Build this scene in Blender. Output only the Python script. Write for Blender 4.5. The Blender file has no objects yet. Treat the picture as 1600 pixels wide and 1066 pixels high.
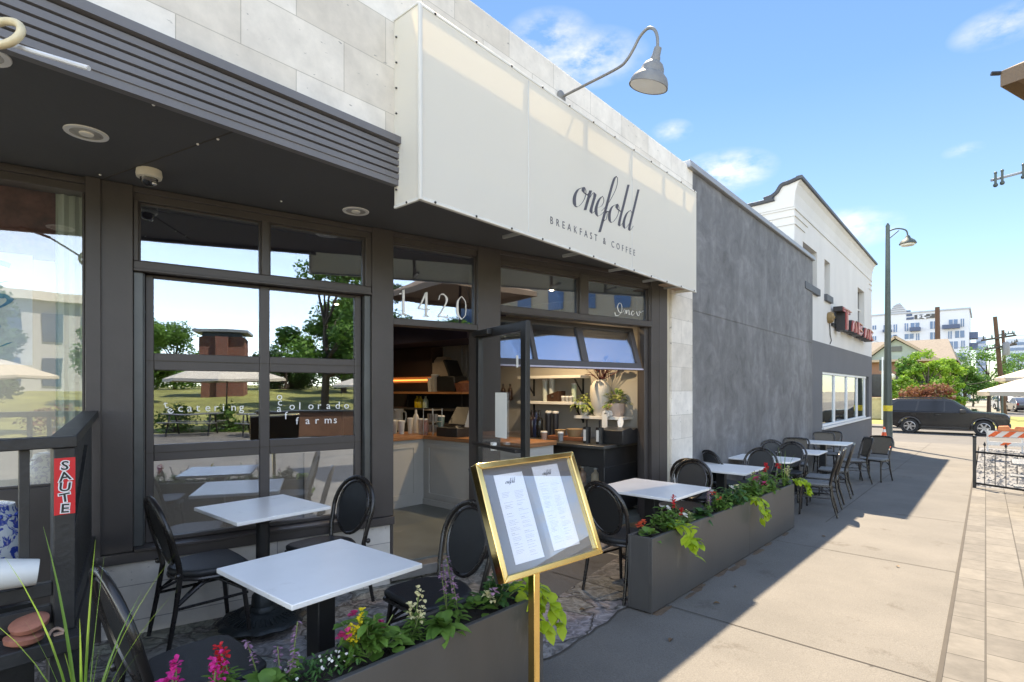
import bpy, math, random
from mathutils import Vector, Matrix
random.seed(7)
S = bpy.context.scene
C = S.collection
R = math.radians
V = Vector
# ---------------------------------------------------------------- camera frame
# X runs along the facade, Y into the building, Z up; camera at (0, 0, 1.56)
F, CX, HY, HC = 850.0, 800.0, 610.0, 1.56
YAW = math.atan((1540 - CX) / F)
FW = (math.cos(YAW), math.sin(YAW)); RT = (math.sin(YAW), -math.cos(YAW))
def ray(px, py):
    x = (px - CX) / F
    return (FW[0] + x*RT[0], FW[1] + x*RT[1], (HY - py) / F)
def pv(px, py, v): d = ray(px, py); t = v/d[1]; return V((t*d[0], v, HC + t*d[2]))
def pu(px, py, u): d = ray(px, py); t = u/d[0]; return V((u, t*d[1], HC + t*d[2]))
def pz(px, py, z): d = ray(px, py); t = (z-HC)/d[2]; return V((t*d[0], t*d[1], z))
def pd(px, py, Z): d = ray(px, py); return V((Z*d[0], Z*d[1], HC + Z*d[2]))
def gz(u):
    if u <= 0: return 0.0
    if u <= 8: return -.027*u
    if u <= 27: return -.216 - .016*(u-8)
    return -.66
cam = bpy.data.cameras.new('camera'); co = bpy.data.objects.new('camera', cam); C.objects.link(co)
cam.sensor_width = 36; cam.lens = 36*F/1600; cam.shift_y = (HY-533)/1600; cam.clip_end = 2000; cam.clip_start = .05
co.location = (0, 0, HC); co.rotation_euler = (R(90), 0, YAW - R(90))
S.camera = co
# ---------------------------------------------------------------- materials
MATS = {}
def nodes(m):
    m.use_nodes = True
    return m.node_tree.nodes, m.node_tree.links, m.node_tree.nodes['Principled BSDF']
def mat(name, col, rough=.6, metal=0, var=.12, scale=6.0, bump=0., bscale=None, spec=.5, coat=0, stretch=None, wear=None, spots=None, grain=0.):
    if name in MATS: return MATS[name]
    m = bpy.data.materials.new(name); N, L, P = nodes(m)
    P.inputs['Roughness'].default_value = rough; P.inputs['Metallic'].default_value = metal
    P.inputs['Specular IOR Level'].default_value = spec; P.inputs['Coat Weight'].default_value = coat
    tc = N.new('ShaderNodeTexCoord'); vec = tc.outputs['Object']
    if stretch:
        mp = N.new('ShaderNodeMapping'); mp.inputs['Scale'].default_value = stretch
        L.new(vec, mp.inputs[0]); vec = mp.outputs[0]
    no = N.new('ShaderNodeTexNoise'); no.inputs['Scale'].default_value = scale; no.inputs['Detail'].default_value = 6; no.inputs['Roughness'].default_value = .62
    L.new(vec, no.inputs['Vector'])
    cr = N.new('ShaderNodeValToRGB'); L.new(no.outputs['Fac'], cr.inputs[0])
    cr.color_ramp.elements[0].position = .3; cr.color_ramp.elements[1].position = .7
    cr.color_ramp.elements[0].color = (*[max(0, c*(1-var)) for c in col], 1)
    cr.color_ramp.elements[1].color = (*[min(1, c*(1+var)) for c in col], 1)
    out = cr.outputs[0]
    if wear:
        wc, wt, ws = wear
        n3 = N.new('ShaderNodeTexNoise'); n3.inputs['Scale'].default_value = ws; n3.inputs['Detail'].default_value = 8; n3.inputs['Roughness'].default_value = .7
        L.new(vec, n3.inputs['Vector'])
        r3 = N.new('ShaderNodeValToRGB'); L.new(n3.outputs['Fac'], r3.inputs[0])
        r3.color_ramp.elements[0].position = wt; r3.color_ramp.elements[1].position = min(1, wt+.08)
        mx = N.new('ShaderNodeMix'); mx.data_type = 'RGBA'; L.new(r3.outputs[0], mx.inputs[0]); L.new(out, mx.inputs[6]); mx.inputs[7].default_value = (*wc, 1)
        out = mx.outputs[2]
    if grain:
        ng = N.new('ShaderNodeTexNoise'); ng.inputs['Scale'].default_value = 130; ng.inputs['Detail'].default_value = 3; L.new(vec, ng.inputs['Vector'])
        gm = N.new('ShaderNodeMapRange'); gm.inputs[1].default_value = .3; gm.inputs[2].default_value = .7; gm.inputs[3].default_value = 1-grain; gm.inputs[4].default_value = 1+grain; L.new(ng.outputs[0], gm.inputs[0])
        mg = N.new('ShaderNodeMix'); mg.data_type = 'RGBA'; mg.blend_type = 'MULTIPLY'; mg.inputs[0].default_value = 1; L.new(out, mg.inputs[6]); L.new(gm.outputs[0], mg.inputs[7]); out = mg.outputs[2]
    if spots:
        for scs, rad, sc_ in spots:
            vn = N.new('ShaderNodeTexVoronoi'); vn.inputs['Scale'].default_value = sc_; L.new(vec, vn.inputs['Vector'])
            sm = N.new('ShaderNodeMapRange'); sm.inputs[1].default_value = rad*.7; sm.inputs[2].default_value = rad; sm.inputs[3].default_value = 1; sm.inputs[4].default_value = 0; L.new(vn.outputs['Distance'], sm.inputs[0])
            sp_ = N.new('ShaderNodeSeparateColor'); L.new(vn.outputs['Color'], sp_.inputs[0]); gt = N.new('ShaderNodeMath'); gt.operation = 'GREATER_THAN'; gt.inputs[1].default_value = .72; L.new(sp_.outputs[0], gt.inputs[0])
            mlt = N.new('ShaderNodeMath'); mlt.operation = 'MULTIPLY'; L.new(sm.outputs[0], mlt.inputs[0]); L.new(gt.outputs[0], mlt.inputs[1])
            mx2 = N.new('ShaderNodeMix'); mx2.data_type = 'RGBA'; L.new(mlt.outputs[0], mx2.inputs[0]); L.new(out, mx2.inputs[6]); mx2.inputs[7].default_value = (*scs, 1); out = mx2.outputs[2]
    L.new(out, P.inputs['Base Color'])
    # roughness break-up
    mr = N.new('ShaderNodeMapRange'); mr.inputs[3].default_value = max(.03, rough-.08); mr.inputs[4].default_value = min(1, rough+.1)
    L.new(no.outputs['Fac'], mr.inputs[0]); L.new(mr.outputs[0], P.inputs['Roughness'])
    if bump:
        n2 = N.new('ShaderNodeTexNoise'); n2.inputs['Scale'].default_value = bscale or scale*6; n2.inputs['Detail'].default_value = 5
        L.new(vec, n2.inputs['Vector'])
        b = N.new('ShaderNodeBump'); b.inputs['Strength'].default_value = bump; b.inputs['Distance'].default_value = .02
        L.new(n2.outputs['Fac'], b.inputs['Height']); L.new(b.outputs[0], P.inputs['Normal'])
    MATS[name] = m
    return m
def emis(name, col, st):
    if name in MATS: return MATS[name]
    m = bpy.data.materials.new(name); N, L, P = nodes(m)
    P.inputs['Base Color'].default_value = (*col, 1); P.inputs['Emission Color'].default_value = (*col, 1); P.inputs['Emission Strength'].default_value = st
    MATS[name] = m; return m
def glass(name, refl=.2, tint=(1, 1, 1), gl=(.93, .97, 1.0), top=.95):
    if name in MATS: return MATS[name]
    m = bpy.data.materials.new(name); m.use_nodes = True; N, L = m.node_tree.nodes, m.node_tree.links
    N.clear()
    o = N.new('ShaderNodeOutputMaterial'); mx = N.new('ShaderNodeMixShader'); t = N.new('ShaderNodeBsdfTransparent'); g = N.new('ShaderNodeBsdfGlossy')
    t.inputs[0].default_value = (*tint, 1); g.inputs['Color'].default_value = (*gl, 1); g.inputs['Roughness'].default_value = .0
    lw = N.new('ShaderNodeLayerWeight'); lw.inputs[0].default_value = .35
    mr = N.new('ShaderNodeMapRange'); mr.inputs[3].default_value = refl; mr.inputs[4].default_value = top
    L.new(lw.outputs['Fresnel'], mr.inputs[0]); L.new(mr.outputs[0], mx.inputs[0]); L.new(t.outputs[0], mx.inputs[1]); L.new(g.outputs[0], mx.inputs[2])
    tc = N.new('ShaderNodeTexCoord'); no = N.new('ShaderNodeTexNoise'); no.inputs['Scale'].default_value = 1.6; L.new(tc.outputs['Object'], no.inputs['Vector'])
    b = N.new('ShaderNodeBump'); b.inputs['Strength'].default_value = .018; b.inputs['Distance'].default_value = .05; L.new(no.outputs[0], b.inputs['Height']); L.new(b.outputs[0], g.inputs['Normal'])
    L.new(mx.outputs[0], o.inputs[0])
    MATS[name] = m; return m
def blockmat(name, c1, c2, bw, bh, mortar, msize=.004, rough=.75, axes='xz', off=.5, pits=True, bump=.25, nscale=9, contrast=.1, bias=0.):
    """rows of blocks: brick texture over two object axes"""
    if name in MATS: return MATS[name]
    m = bpy.data.materials.new(name); N, L, P = nodes(m)
    tc = N.new('ShaderNodeTexCoord'); sp = N.new('ShaderNodeSeparateXYZ'); L.new(tc.outputs['Object'], sp.inputs[0])
    cb = N.new('ShaderNodeCombineXYZ'); ix = {'x': 0, 'y': 1, 'z': 2}
    L.new(sp.outputs[ix[axes[0]]], cb.inputs[0]); L.new(sp.outputs[ix[axes[1]]], cb.inputs[1])
    b = N.new('ShaderNodeTexBrick'); L.new(cb.outputs[0], b.inputs[0])
    b.offset = off; b.inputs['Color1'].default_value = (*c1, 1); b.inputs['Color2'].default_value = (*c2, 1); b.inputs['Mortar'].default_value = (*mortar, 1)
    b.inputs['Scale'].default_value = 1; b.inputs['Mortar Size'].default_value = msize; b.inputs['Brick Width'].default_value = bw; b.inputs['Row Height'].default_value = bh
    b.inputs['Bias'].default_value = bias
    no = N.new('ShaderNodeTexNoise'); no.inputs['Scale'].default_value = nscale; no.inputs['Detail'].default_value = 8; no.inputs['Roughness'].default_value = .65; L.new(tc.outputs['Object'], no.inputs['Vector'])
    mr = N.new('ShaderNodeMapRange'); mr.inputs[1].default_value = .3; mr.inputs[2].default_value = .7; mr.inputs[3].default_value = 1-contrast; mr.inputs[4].default_value = 1+contrast; L.new(no.outputs[0], mr.inputs[0])
    mu = N.new('ShaderNodeMix'); mu.data_type = 'RGBA'; mu.blend_type = 'MULTIPLY'; mu.inputs[0].default_value = 1; L.new(b.outputs[0], mu.inputs[6]); L.new(mr.outputs[0], mu.inputs[7])
    out = mu.outputs[2]
    if pits:
        n2 = N.new('ShaderNodeTexNoise'); n2.inputs['Scale'].default_value = 16; n2.inputs['Detail'].default_value = 4
        mp = N.new('ShaderNodeMapping'); mp.inputs['Scale'].default_value = (1, 1, 2.2); L.new(tc.outputs['Object'], mp.inputs[0]); L.new(mp.outputs[0], n2.inputs['Vector'])
        r = N.new('ShaderNodeValToRGB'); r.color_ramp.elements[0].position = .29; r.color_ramp.elements[1].position = .33; L.new(n2.outputs[0], r.inputs[0])
        m2 = N.new('ShaderNodeMix'); m2.data_type = 'RGBA'; L.new(r.outputs[0], m2.inputs[0]); m2.inputs[6].default_value = (*[c*.45 for c in c1], 1); L.new(out, m2.inputs[7]); out = m2.outputs[2]
    L.new(out, P.inputs['Base Color']); P.inputs['Roughness'].default_value = rough
    bu = N.new('ShaderNodeBump'); bu.inputs['Strength'].default_value = bump; bu.inputs['Distance'].default_value = .01
    ad = N.new('ShaderNodeMath'); ad.operation = 'MULTIPLY_ADD'; ad.inputs[1].default_value = -1.5; L.new(b.outputs['Fac'], ad.inputs[0]); L.new(no.outputs[0], ad.inputs[2]); L.new(ad.outputs[0], bu.inputs['Height']); L.new(bu.outputs[0], P.inputs['Normal'])
    MATS[name] = m; return m
def leafmat(name, c1, c2, trans=.35, scale=3.0, rough=.5):
    if name in MATS: return MATS[name]
    m = bpy.data.materials.new(name); N, L, P = nodes(m)
    P.inputs['Roughness'].default_value = rough; P.inputs['Specular IOR Level'].default_value = .35
    tc = N.new('ShaderNodeTexCoord'); no = N.new('ShaderNodeTexNoise'); no.inputs['Scale'].default_value = scale; no.inputs['Detail'].default_value = 3; L.new(tc.outputs['Object'], no.inputs['Vector'])
    cr = N.new('ShaderNodeValToRGB'); cr.color_ramp.elements[0].position = .35; cr.color_ramp.elements[1].position = .65
    cr.color_ramp.elements[0].color = (*c1, 1); cr.color_ramp.elements[1].color = (*c2, 1); L.new(no.outputs[0], cr.inputs[0]); L.new(cr.outputs[0], P.inputs['Base Color'])
    t = N.new('ShaderNodeBsdfTranslucent'); L.new(cr.outputs[0], t.inputs[0]); mx = N.new('ShaderNodeMixShader'); mx.inputs[0].default_value = trans
    o = N['Material Output']; L.new(P.outputs[0], mx.inputs[1]); L.new(t.outputs[0], mx.inputs[2]); L.new(mx.outputs[0], o.inputs[0])
    MATS[name] = m; return m
# ---------------------------------------------------------------- mesh builder
class MB:
    def __init__(s): s.v = []; s.f = []; s.mi = []; s.M = None; s.k = 0
    def add(s, vs, fs):
        o = len(s.v)
        s.v += [tuple(s.M @ V(p)) if s.M else tuple(p) for p in vs]
        s.f += [tuple(i+o for i in f) for f in fs]; s.mi += [s.k]*len(fs)
        return s
    def box(s, x0, x1, y0, y1, z0, z1):
        if x0 > x1: x0, x1 = x1, x0
        if y0 > y1: y0, y1 = y1, y0
        if z0 > z1: z0, z1 = z1, z0
        return s.add([(x0,y0,z0),(x1,y0,z0),(x1,y1,z0),(x0,y1,z0),(x0,y0,z1),(x1,y0,z1),(x1,y1,z1),(x0,y1,z1)],
              [(0,3,2,1),(4,5,6,7),(0,1,5,4),(1,2,6,5),(2,3,7,6),(3,0,4,7)])
    def bar(s, a, b, w, h=None, up=(0,0,1)):
        a, b = V(a), V(b); h = h or w; d = (b-a).normalized(); u = V(up)
        if abs(d.dot(u)) > .98: u = V((1,0,0))
        x = d.cross(u).normalized(); y = x.cross(d).normalized()
        vs = [p + x*sx*w/2 + y*sy*h/2 for p in (a, b) for sx, sy in ((-1,-1),(1,-1),(1,1),(-1,1))]
        return s.add(vs, [(0,1,2,3),(7,6,5,4),(0,4,5,1),(1,5,6,2),(2,6,7,3),(3,7,4,0)])
    def tube(s, pts, r, n=8, closed=False):
        pts = [V(p) for p in pts]; m = len(pts); rs = r if isinstance(r, (list, tuple)) else [r]*m
        vs = []; nrm = None
        for i, p in enumerate(pts):
            if closed: d = pts[(i+1) % m] - pts[i-1]
            else: d = pts[min(i+1, m-1)] - pts[max(i-1, 0)]
            d = d.normalized() if d.length > 1e-9 else V((0,0,1))
            if nrm is None:
                nrm = d.cross(V((0,0,1)))
                if nrm.length < .1: nrm = d.cross(V((1,0,0)))
            nrm = (nrm - d*nrm.dot(d)).normalized(); b = d.cross(nrm)
            for k in range(n):
                a = 2*math.pi*k/n; vs.append(p + (nrm*math.cos(a) + b*math.sin(a))*rs[i])
        fs = []
        for i in range(m if closed else m-1):
            j = (i+1) % m
            for k in range(n):
                l = (k+1) % n; fs.append((i*n+k, i*n+l, j*n+l, j*n+k))
        if not closed: fs += [tuple(range(n-1, -1, -1)), tuple((m-1)*n+k for k in range(n))]
        return s.add(vs, fs)
    def lathe(s, prof, n=20, c=(0,0,0), fn=None):
        vs = []; fs = []; m = len(prof)
        for r, z in prof:
            for k in range(n):
                a = 2*math.pi*k/n; q = r*(fn(a, r) if fn else 1)
                vs.append((c[0]+q*math.cos(a), c[1]+q*math.sin(a), c[2]+z))
        for i in range(m-1):
            for k in range(n):
                l = (k+1) % n; fs.append((i*n+k, i*n+l, (i+1)*n+l, (i+1)*n+k))
        if abs(prof[0][1]-prof[-1][1]) < 1e-6 and min(prof[0][0], prof[-1][0]) > .002:      # a ring: join its ends
            fs += [((m-1)*n+k, (m-1)*n+(k+1) % n, (k+1) % n, k) for k in range(n)]
        else: fs += [tuple(range(n-1, -1, -1)), tuple((m-1)*n+k for k in range(n))]
        return s.add(vs, fs)
    def prism(s, poly, t0, t1, axis='z'):
        n = len(poly); f = {'z': lambda a, b, t: (a, b, t), 'y': lambda a, b, t: (a, t, b), 'x': lambda a, b, t: (t, a, b)}[axis]
        vs = [f(a, b, t) for t in (t0, t1) for a, b in poly]
        return s.add(vs, [tuple(range(n-1, -1, -1)), tuple(range(n, 2*n))] + [(i, (i+1) % n, n+(i+1) % n, n+i) for i in range(n)])
    def face(s, pts): return s.add(pts, [tuple(range(len(pts)))])
    def ball(s, c, r, n=10, sc=(1,1,1)):
        prof = [(max(.001, math.sin(math.pi*i/n))*r, -math.cos(math.pi*i/n)*r) for i in range(n+1)]
        M0 = s.M; T = Matrix.Translation(V(c)) @ Matrix.Diagonal((*sc, 1)); s.M = M0 @ T if M0 else T
        s.lathe(prof, n*2 if n < 8 else 14); s.M = M0; return s
    def leaf(s, p, d, L, W, droop=.3, fold=.15, tip=0.):
        p, d = V(p), V(d).normalized(); side = d.cross(V((0,0,1)))
        if side.length < .05: side = V((random.uniform(-1,1), random.uniform(-1,1), 0))
        side.normalize(); up = side.cross(d).normalized(); vs = []
        for t, w in ((0, .12), (.3, .8), (.6, 1.), (.85, .55), (1, .04)):
            c = p + d*L*t + V((0,0,-1))*droop*L*t*t
            vs += [c - side*W*w/2 + up*fold*W*w, c, c + side*W*w/2 + up*fold*W*w]
        fs = []
        for i in range(4):
            fs += [(i*3, i*3+1, i*3+4, i*3+3), (i*3+1, i*3+2, i*3+5, i*3+4)]
        return s.add(vs, fs)
    def build(s, name, mats, parent=None, smooth=True, bevel=0, M=None, seg=2):
        me = bpy.data.meshes.new(name); me.from_pydata(s.v, [], s.f)
        if not isinstance(mats, (list, tuple)): mats = [mats]
        for m in mats: me.materials.append(m)
        me.polygons.foreach_set('material_index', s.mi)
        if smooth:
            me.polygons.foreach_set('use_smooth', [True]*len(me.polygons)); me.set_sharp_from_angle(angle=R(38))
        me.update()
        o = bpy.data.objects.new(name, me); C.objects.link(o)
        if parent: o.parent = parent
        if M is not None: o.matrix_local = M
        if bevel:
            b = o.modifiers.new('bevel', 'BEVEL'); b.width = bevel; b.segments = seg; b.limit_method = 'ANGLE'; b.angle_limit = R(40)
        return o
def mb(M=None): b = MB(); b.M = M; return b
def tag(o, label=None, cat=None, group=None, kind=None):
    if label: o['label'] = label
    if cat: o['category'] = cat
    if group: o['group'] = group
    if kind: o['kind'] = kind
    return o
def thing(name, label, cat, loc=(0,0,0), rz=0, group=None):
    o = bpy.data.objects.new(name, None); C.objects.link(o); o.location = loc; o.rotation_euler = (0, 0, rz); o.empty_display_size = .1
    return tag(o, label, cat, group)
KIDS = {}
def copy_tree(o, parent=None):
    c = o.copy(); C.objects.link(c)
    if parent: c.parent = parent
    for ch in list(o.children): copy_tree(ch, c)
    return c
def struct(o): o['kind'] = 'structure'; return o
def crom(pts, k=6):
    pts = [V((*p, 0)) if len(p) == 2 else V(p) for p in pts]; out = []
    for i in range(len(pts)-1):
        p0 = pts[max(0, i-1)]; p1 = pts[i]; p2 = pts[i+1]; p3 = pts[min(len(pts)-1, i+2)]
        for j in range(k):
            t = j/k; out.append(.5*((2*p1) + (p2-p0)*t + (2*p0-5*p1+4*p2-p3)*t*t + (3*p1-p0-3*p2+p3)*t**3))
    return out + [pts[-1]]
UP = Matrix.Rotation(R(90), 4, 'X')          # local x,y,z -> x, z, -y : writing on a wall that faces -Y
def text(body, size, name, m, parent, M, spacing=1., ext=.0015, align='LEFT', sx=1., offset=0.):
    cu = bpy.data.curves.new(name, 'FONT'); cu.body = body; cu.size = size; cu.space_character = spacing; cu.extrude = ext; cu.align_x = align; cu.offset = offset
    cu.resolution_u = 3
    t = bpy.data.objects.new('t', cu); C.objects.link(t)
    me = bpy.data.meshes.new_from_object(t.evaluated_get(bpy.context.evaluated_depsgraph_get()))
    bpy.data.objects.remove(t); me.materials.clear(); me.materials.append(m); me.name = name
    o = bpy.data.objects.new(name, me); C.objects.link(o)
    if parent: o.parent = parent
    o.matrix_local = M @ Matrix.Diagonal((sx, 1, 1, 1)); return o
def split_letters(o, name):
    me = o.data; n = len(me.vertices); par = list(range(n))
    def find(i):
        while par[i] != i: par[i] = par[par[i]]; i = par[i]
        return i
    for e in me.edges: par[find(e.vertices[0])] = find(e.vertices[1])
    isl = {}
    for p in me.polygons: isl.setdefault(find(p.vertices[0]), []).append(tuple(p.vertices))
    for fs in isl.values():
        ix = sorted({i for f in fs for i in f}); mp_ = {v: k for k, v in enumerate(ix)}; m2 = bpy.data.meshes.new(name)
        m2.from_pydata([tuple(me.vertices[i].co) for i in ix], [], [[mp_[i] for i in f] for f in fs]); m2.materials.append(me.materials[0])
        q = bpy.data.objects.new(name, m2); C.objects.link(q); q.parent = o.parent; q.location = o.location; q.rotation_euler = o.rotation_euler; q.scale = o.scale
    bpy.data.objects.remove(o)
def script_lines(b, strokes, w0, w1, sx=1., slant=.42, th=.0012):
    """pen strokes in x,y : thick going down, thin going up"""
    for st in strokes:
        P = crom(st, 7); P = [V(((p.x + p.y*slant)*sx, p.y*sx, 0)) for p in P]; n = len(P); vs = []
        for i, p in enumerate(P):
            d = (P[min(i+1, n-1)] - P[max(i-1, 0)]).normalized()
            w = w0 + (w1-w0)*max(0, -d.y)**1.6
            sd = V((1, .25, 0)).normalized() if abs(d.y) > .35 else V((-d.y, d.x, 0))
            vs += [p - sd*w/2 + V((0,0,th)), p + sd*w/2 + V((0,0,th)), p - sd*w/2, p + sd*w/2]
        fs = []
        for i in range(n-1):
            a = i*4; c = a+4
            fs += [(a, a+1, c+1, c), (a, c, c+2, a+2), (a+1, a+3, c+3, c+1)]
        b.add(vs, fs)
def shift(st, dx): return [[(x+dx, y) for x, y in s] for s in st]
LET = {'o': [[(.5,1),(.12,.75),(.03,.35),(.22,0),(.5,.06),(.74,.45),(.72,.85),(.5,1),(.55,.78),(.98,.72)]],
 'n': [[(.02,.75),(.15,1),(.14,.6),(.12,0)],[(.12,.35),(.36,.92),(.56,.9),(.56,.5),(.56,.12),(.7,.0),(.92,.25)]],
 'e': [[(-.02,.3),(.4,.52),(.5,.82),(.32,1),(.1,.75),(.05,.3),(.25,0),(.5,.08),(.75,.35)]],
 'f': [[(-.1,.3),(.3,.85),(.62,1.7),(.55,2.25),(.3,2.2),(.22,1.5),(.2,.6),(.18,-.2),(.16,-.72)],[(.18,-.12),(.42,.0),(.4,.3),(.22,.35),(.6,.45)]],
 'l': [[(.18,2.25),(.17,1.2),(.15,.2),(.28,0),(.6,.35)]],
 'd': [[(.62,.9),(.4,1),(.12,.75),(.04,.3),(.2,0),(.42,.1),(.66,.5)],[(.7,2.3),(.68,1.2),(.66,.15),(.8,.0),(1.0,.3)]]}
def onefold(b, w, w0, w1):
    x = 0
    for ch, adv in zip('onefold', (.88, .86, .62, .56, .88, .5, 1.0)):
        script_lines(b, shift(LET[ch], x), w0, w1, sx=w/5.6); x += adv

# ================================================================= materials in use
M_stone = blockmat('travertine', (.78,.73,.66), (.58,.52,.44), .62, .31, (.44,.40,.34), .0025, .8, 'xz', contrast=.14, nscale=5, bump=.2, bias=-.15)
M_stone_y = blockmat('travertine side', (.66,.63,.59), (.50,.47,.43), .62, .31, (.42,.39,.35), .002, .8, 'yz', contrast=.12, nscale=5, bump=.2, bias=-.3)
M_frame = mat('dark bronze paint', (.062,.053,.05), .42, 0, .12, 3, .04, 60, wear=((.2,.19,.18), .77, 34))
M_soffit = mat('charcoal soffit', (.078,.078,.078), .7, 0, .1, 1.2, .05, 40)
M_fascia = mat('blue grey metal', (.155,.15,.155), .5, .15, .1, 2.5, .03, 30)
M_glass = glass('window glass', .2, gl=(.70,.80,.94), top=.85)
M_glassL = glass('shop glass', .12, top=.6)
M_glass2 = glass('clear glass', .04, top=.35)
M_white = mat('white paint', (.74,.73,.70), .5, 0, .05, 3)
M_conc = mat('pavement concrete', (.138,.127,.112), .85, 0, .17, 1.1, .3, 90, wear=((.098,.086,.073), .60, 2.0), spots=(((.06,.053,.046), .045, 2.3), ((.24,.215,.185), .03, 3.1), ((.03,.028,.026), .03, 5.3)), grain=.2)
M_seam = mat('joint dirt', (.07,.06,.05), .95)
M_black = mat('black powder coat', (.018,.018,.019), .38, 0, .2, 9, .03, 80)
M_blackw = mat('weathered black timber', (.028,.027,.026), .5, 0, .3, 5, .15, 40, wear=((.16,.15,.14), .74, 26))
M_chair = mat('chair tube', (.017,.0145,.0135), .27, 0, .25, 12, spec=.6)
M_panel = mat('chair mesh panel', (.016,.017,.018), .42, 0, .2, 60, .2, 260)
M_seat = mat('chair seat', (.02,.0205,.022), .5, 0, .2, 30, .15, 200)
M_rattan = mat('woven rattan', (.10,.085,.066), .55, 0, .35, 90, .35, 220)
M_table = mat('white table top', (.80,.795,.78), .3, 0, .03, 7, 0, spec=.5, wear=((.70,.69,.67), .60, 4))
M_planter = mat('planter steel', (.072,.070,.068), .45, .15, .16, 2.2, .05, 60, stretch=(1,1,.35), wear=((.115,.108,.10), .62, 3.5), spots=(((.25,.24,.23), .06, 9.),))
M_soil = mat('soil', (.022,.016,.012), .95, 0, .4, 30, .8, 120)
M_gold = mat('polished brass', (.83,.58,.22), .14, 1, .08, 6)
M_green = leafmat('leaf green', (.08,.18,.03), (.17,.31,.06), .35, 9)
M_dgreen = leafmat('leaf dark green', (.03,.09,.025), (.07,.17,.04), .25, 9)
M_lime = leafmat('leaf lime', (.30,.44,.02), (.48,.60,.05), .4, 8)
M_grassb = leafmat('grass blade', (.12,.24,.035), (.24,.36,.08), .35, 5)
M_stem = mat('stem', (.12,.17,.05), .6)
def petal(n, c): return leafmat('petal '+n, tuple(x*.75 for x in c), c, .35, 20, .6)
PT = dict(magenta=petal('magenta', (.75,.04,.32)), red=petal('red', (.72,.03,.04)), pink=petal('pink', (.62,.06,.2)), yellow=petal('yellow', (.82,.66,.04)), cream=petal('cream', (.8,.74,.42)), white=petal('white', (.82,.8,.76)), purple=petal('purple', (.3,.1,.26)), coral=petal('coral', (.78,.14,.07)), mauve=petal('mauve', (.48,.28,.42)))

# ================================================================= world and sun
sun_dir = V((3.2, 2.05, 6.25)).normalized()
W = bpy.data.worlds.new('World'); S.world = W; W.use_nodes = True
N, L = W.node_tree.nodes, W.node_tree.links; N.clear()
wo = N.new('ShaderNodeOutputWorld'); bg = N.new('ShaderNodeBackground'); bg.inputs[1].default_value = .15
sk = N.new('ShaderNodeTexSky'); sk.sky_type = 'NISHITA'; sk.sun_disc = False
sk.sun_elevation = math.asin(sun_dir.z); sk.sun_rotation = math.atan2(sun_dir.x, sun_dir.y); sk.air_density = 1.0; sk.dust_density = .05; sk.ozone_density = 3.5; sk.altitude = 1600
tc = N.new('ShaderNodeTexCoord')
cl = None
def cloud(d, size, flat, k):
    global cl
    d = V(d).normalized()
    vs = N.new('ShaderNodeVectorMath'); vs.operation = 'SUBTRACT'; L.new(tc.outputs['Generated'], vs.inputs[0]); vs.inputs[1].default_value = d
    mp = N.new('ShaderNodeMapping'); mp.inputs['Scale'].default_value = (1/size, 1/size, 1/(size*flat)); L.new(vs.outputs[0], mp.inputs[0])
    ln = N.new('ShaderNodeVectorMath'); ln.operation = 'LENGTH'; L.new(mp.outputs[0], ln.inputs[0])
    a = N.new('ShaderNodeMapRange'); a.inputs[1].default_value = 1.0; a.inputs[2].default_value = 0.0; a.inputs[3].default_value = 0; a.inputs[4].default_value = k; L.new(ln.outputs['Value'], a.inputs[0])
    if cl is None: cl = a.outputs[0]
    else:
        mx = N.new('ShaderNodeMath'); mx.operation = 'MAXIMUM'; L.new(cl, mx.inputs[0]); L.new(a.outputs[0], mx.inputs[1]); cl = mx.outputs[0]
for px, py, sz, fl, k in ((860,60,.075,.5,.75),(915,92,.10,.4,.9),(1130,270,.085,.42,1.1),(1050,205,.035,.5,.7),(1315,360,.085,.4,.9),(1565,40,.055,.42,.7),(1505,235,.025,.4,.5)):
    cloud(ray(px, py), sz, fl, k)
for d, sz, fl, k in (((-.3,-1,.45),.5,.25,.5),((.2,-1,.3),.5,.2,.8),((.75,-.75,.3),.6,.3,1.3),((.9,-.5,.45),.4,.3,.9),((-.75,-.6,.5),.5,.3,.8)): cloud(d, sz, fl, k)
nn = N.new('ShaderNodeTexNoise'); nn.inputs['Scale'].default_value = 16; nn.inputs['Detail'].default_value = 9; nn.inputs['Roughness'].default_value = .6
mp = N.new('ShaderNodeMapping'); mp.inputs['Scale'].default_value = (1, 1, 2.2); L.new(tc.outputs['Generated'], mp.inputs[0]); L.new(mp.outputs[0], nn.inputs['Vector'])
m1 = N.new('ShaderNodeMath'); m1.operation = 'MULTIPLY'; L.new(cl, m1.inputs[0])
mr = N.new('ShaderNodeMapRange'); mr.inputs[1].default_value = .36; mr.inputs[2].default_value = .68; L.new(nn.outputs[0], mr.inputs[0]); L.new(mr.outputs[0], m1.inputs[1])
mx = N.new('ShaderNodeMix'); mx.data_type = 'RGBA'; L.new(m1.outputs[0], mx.inputs[0])
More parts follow.
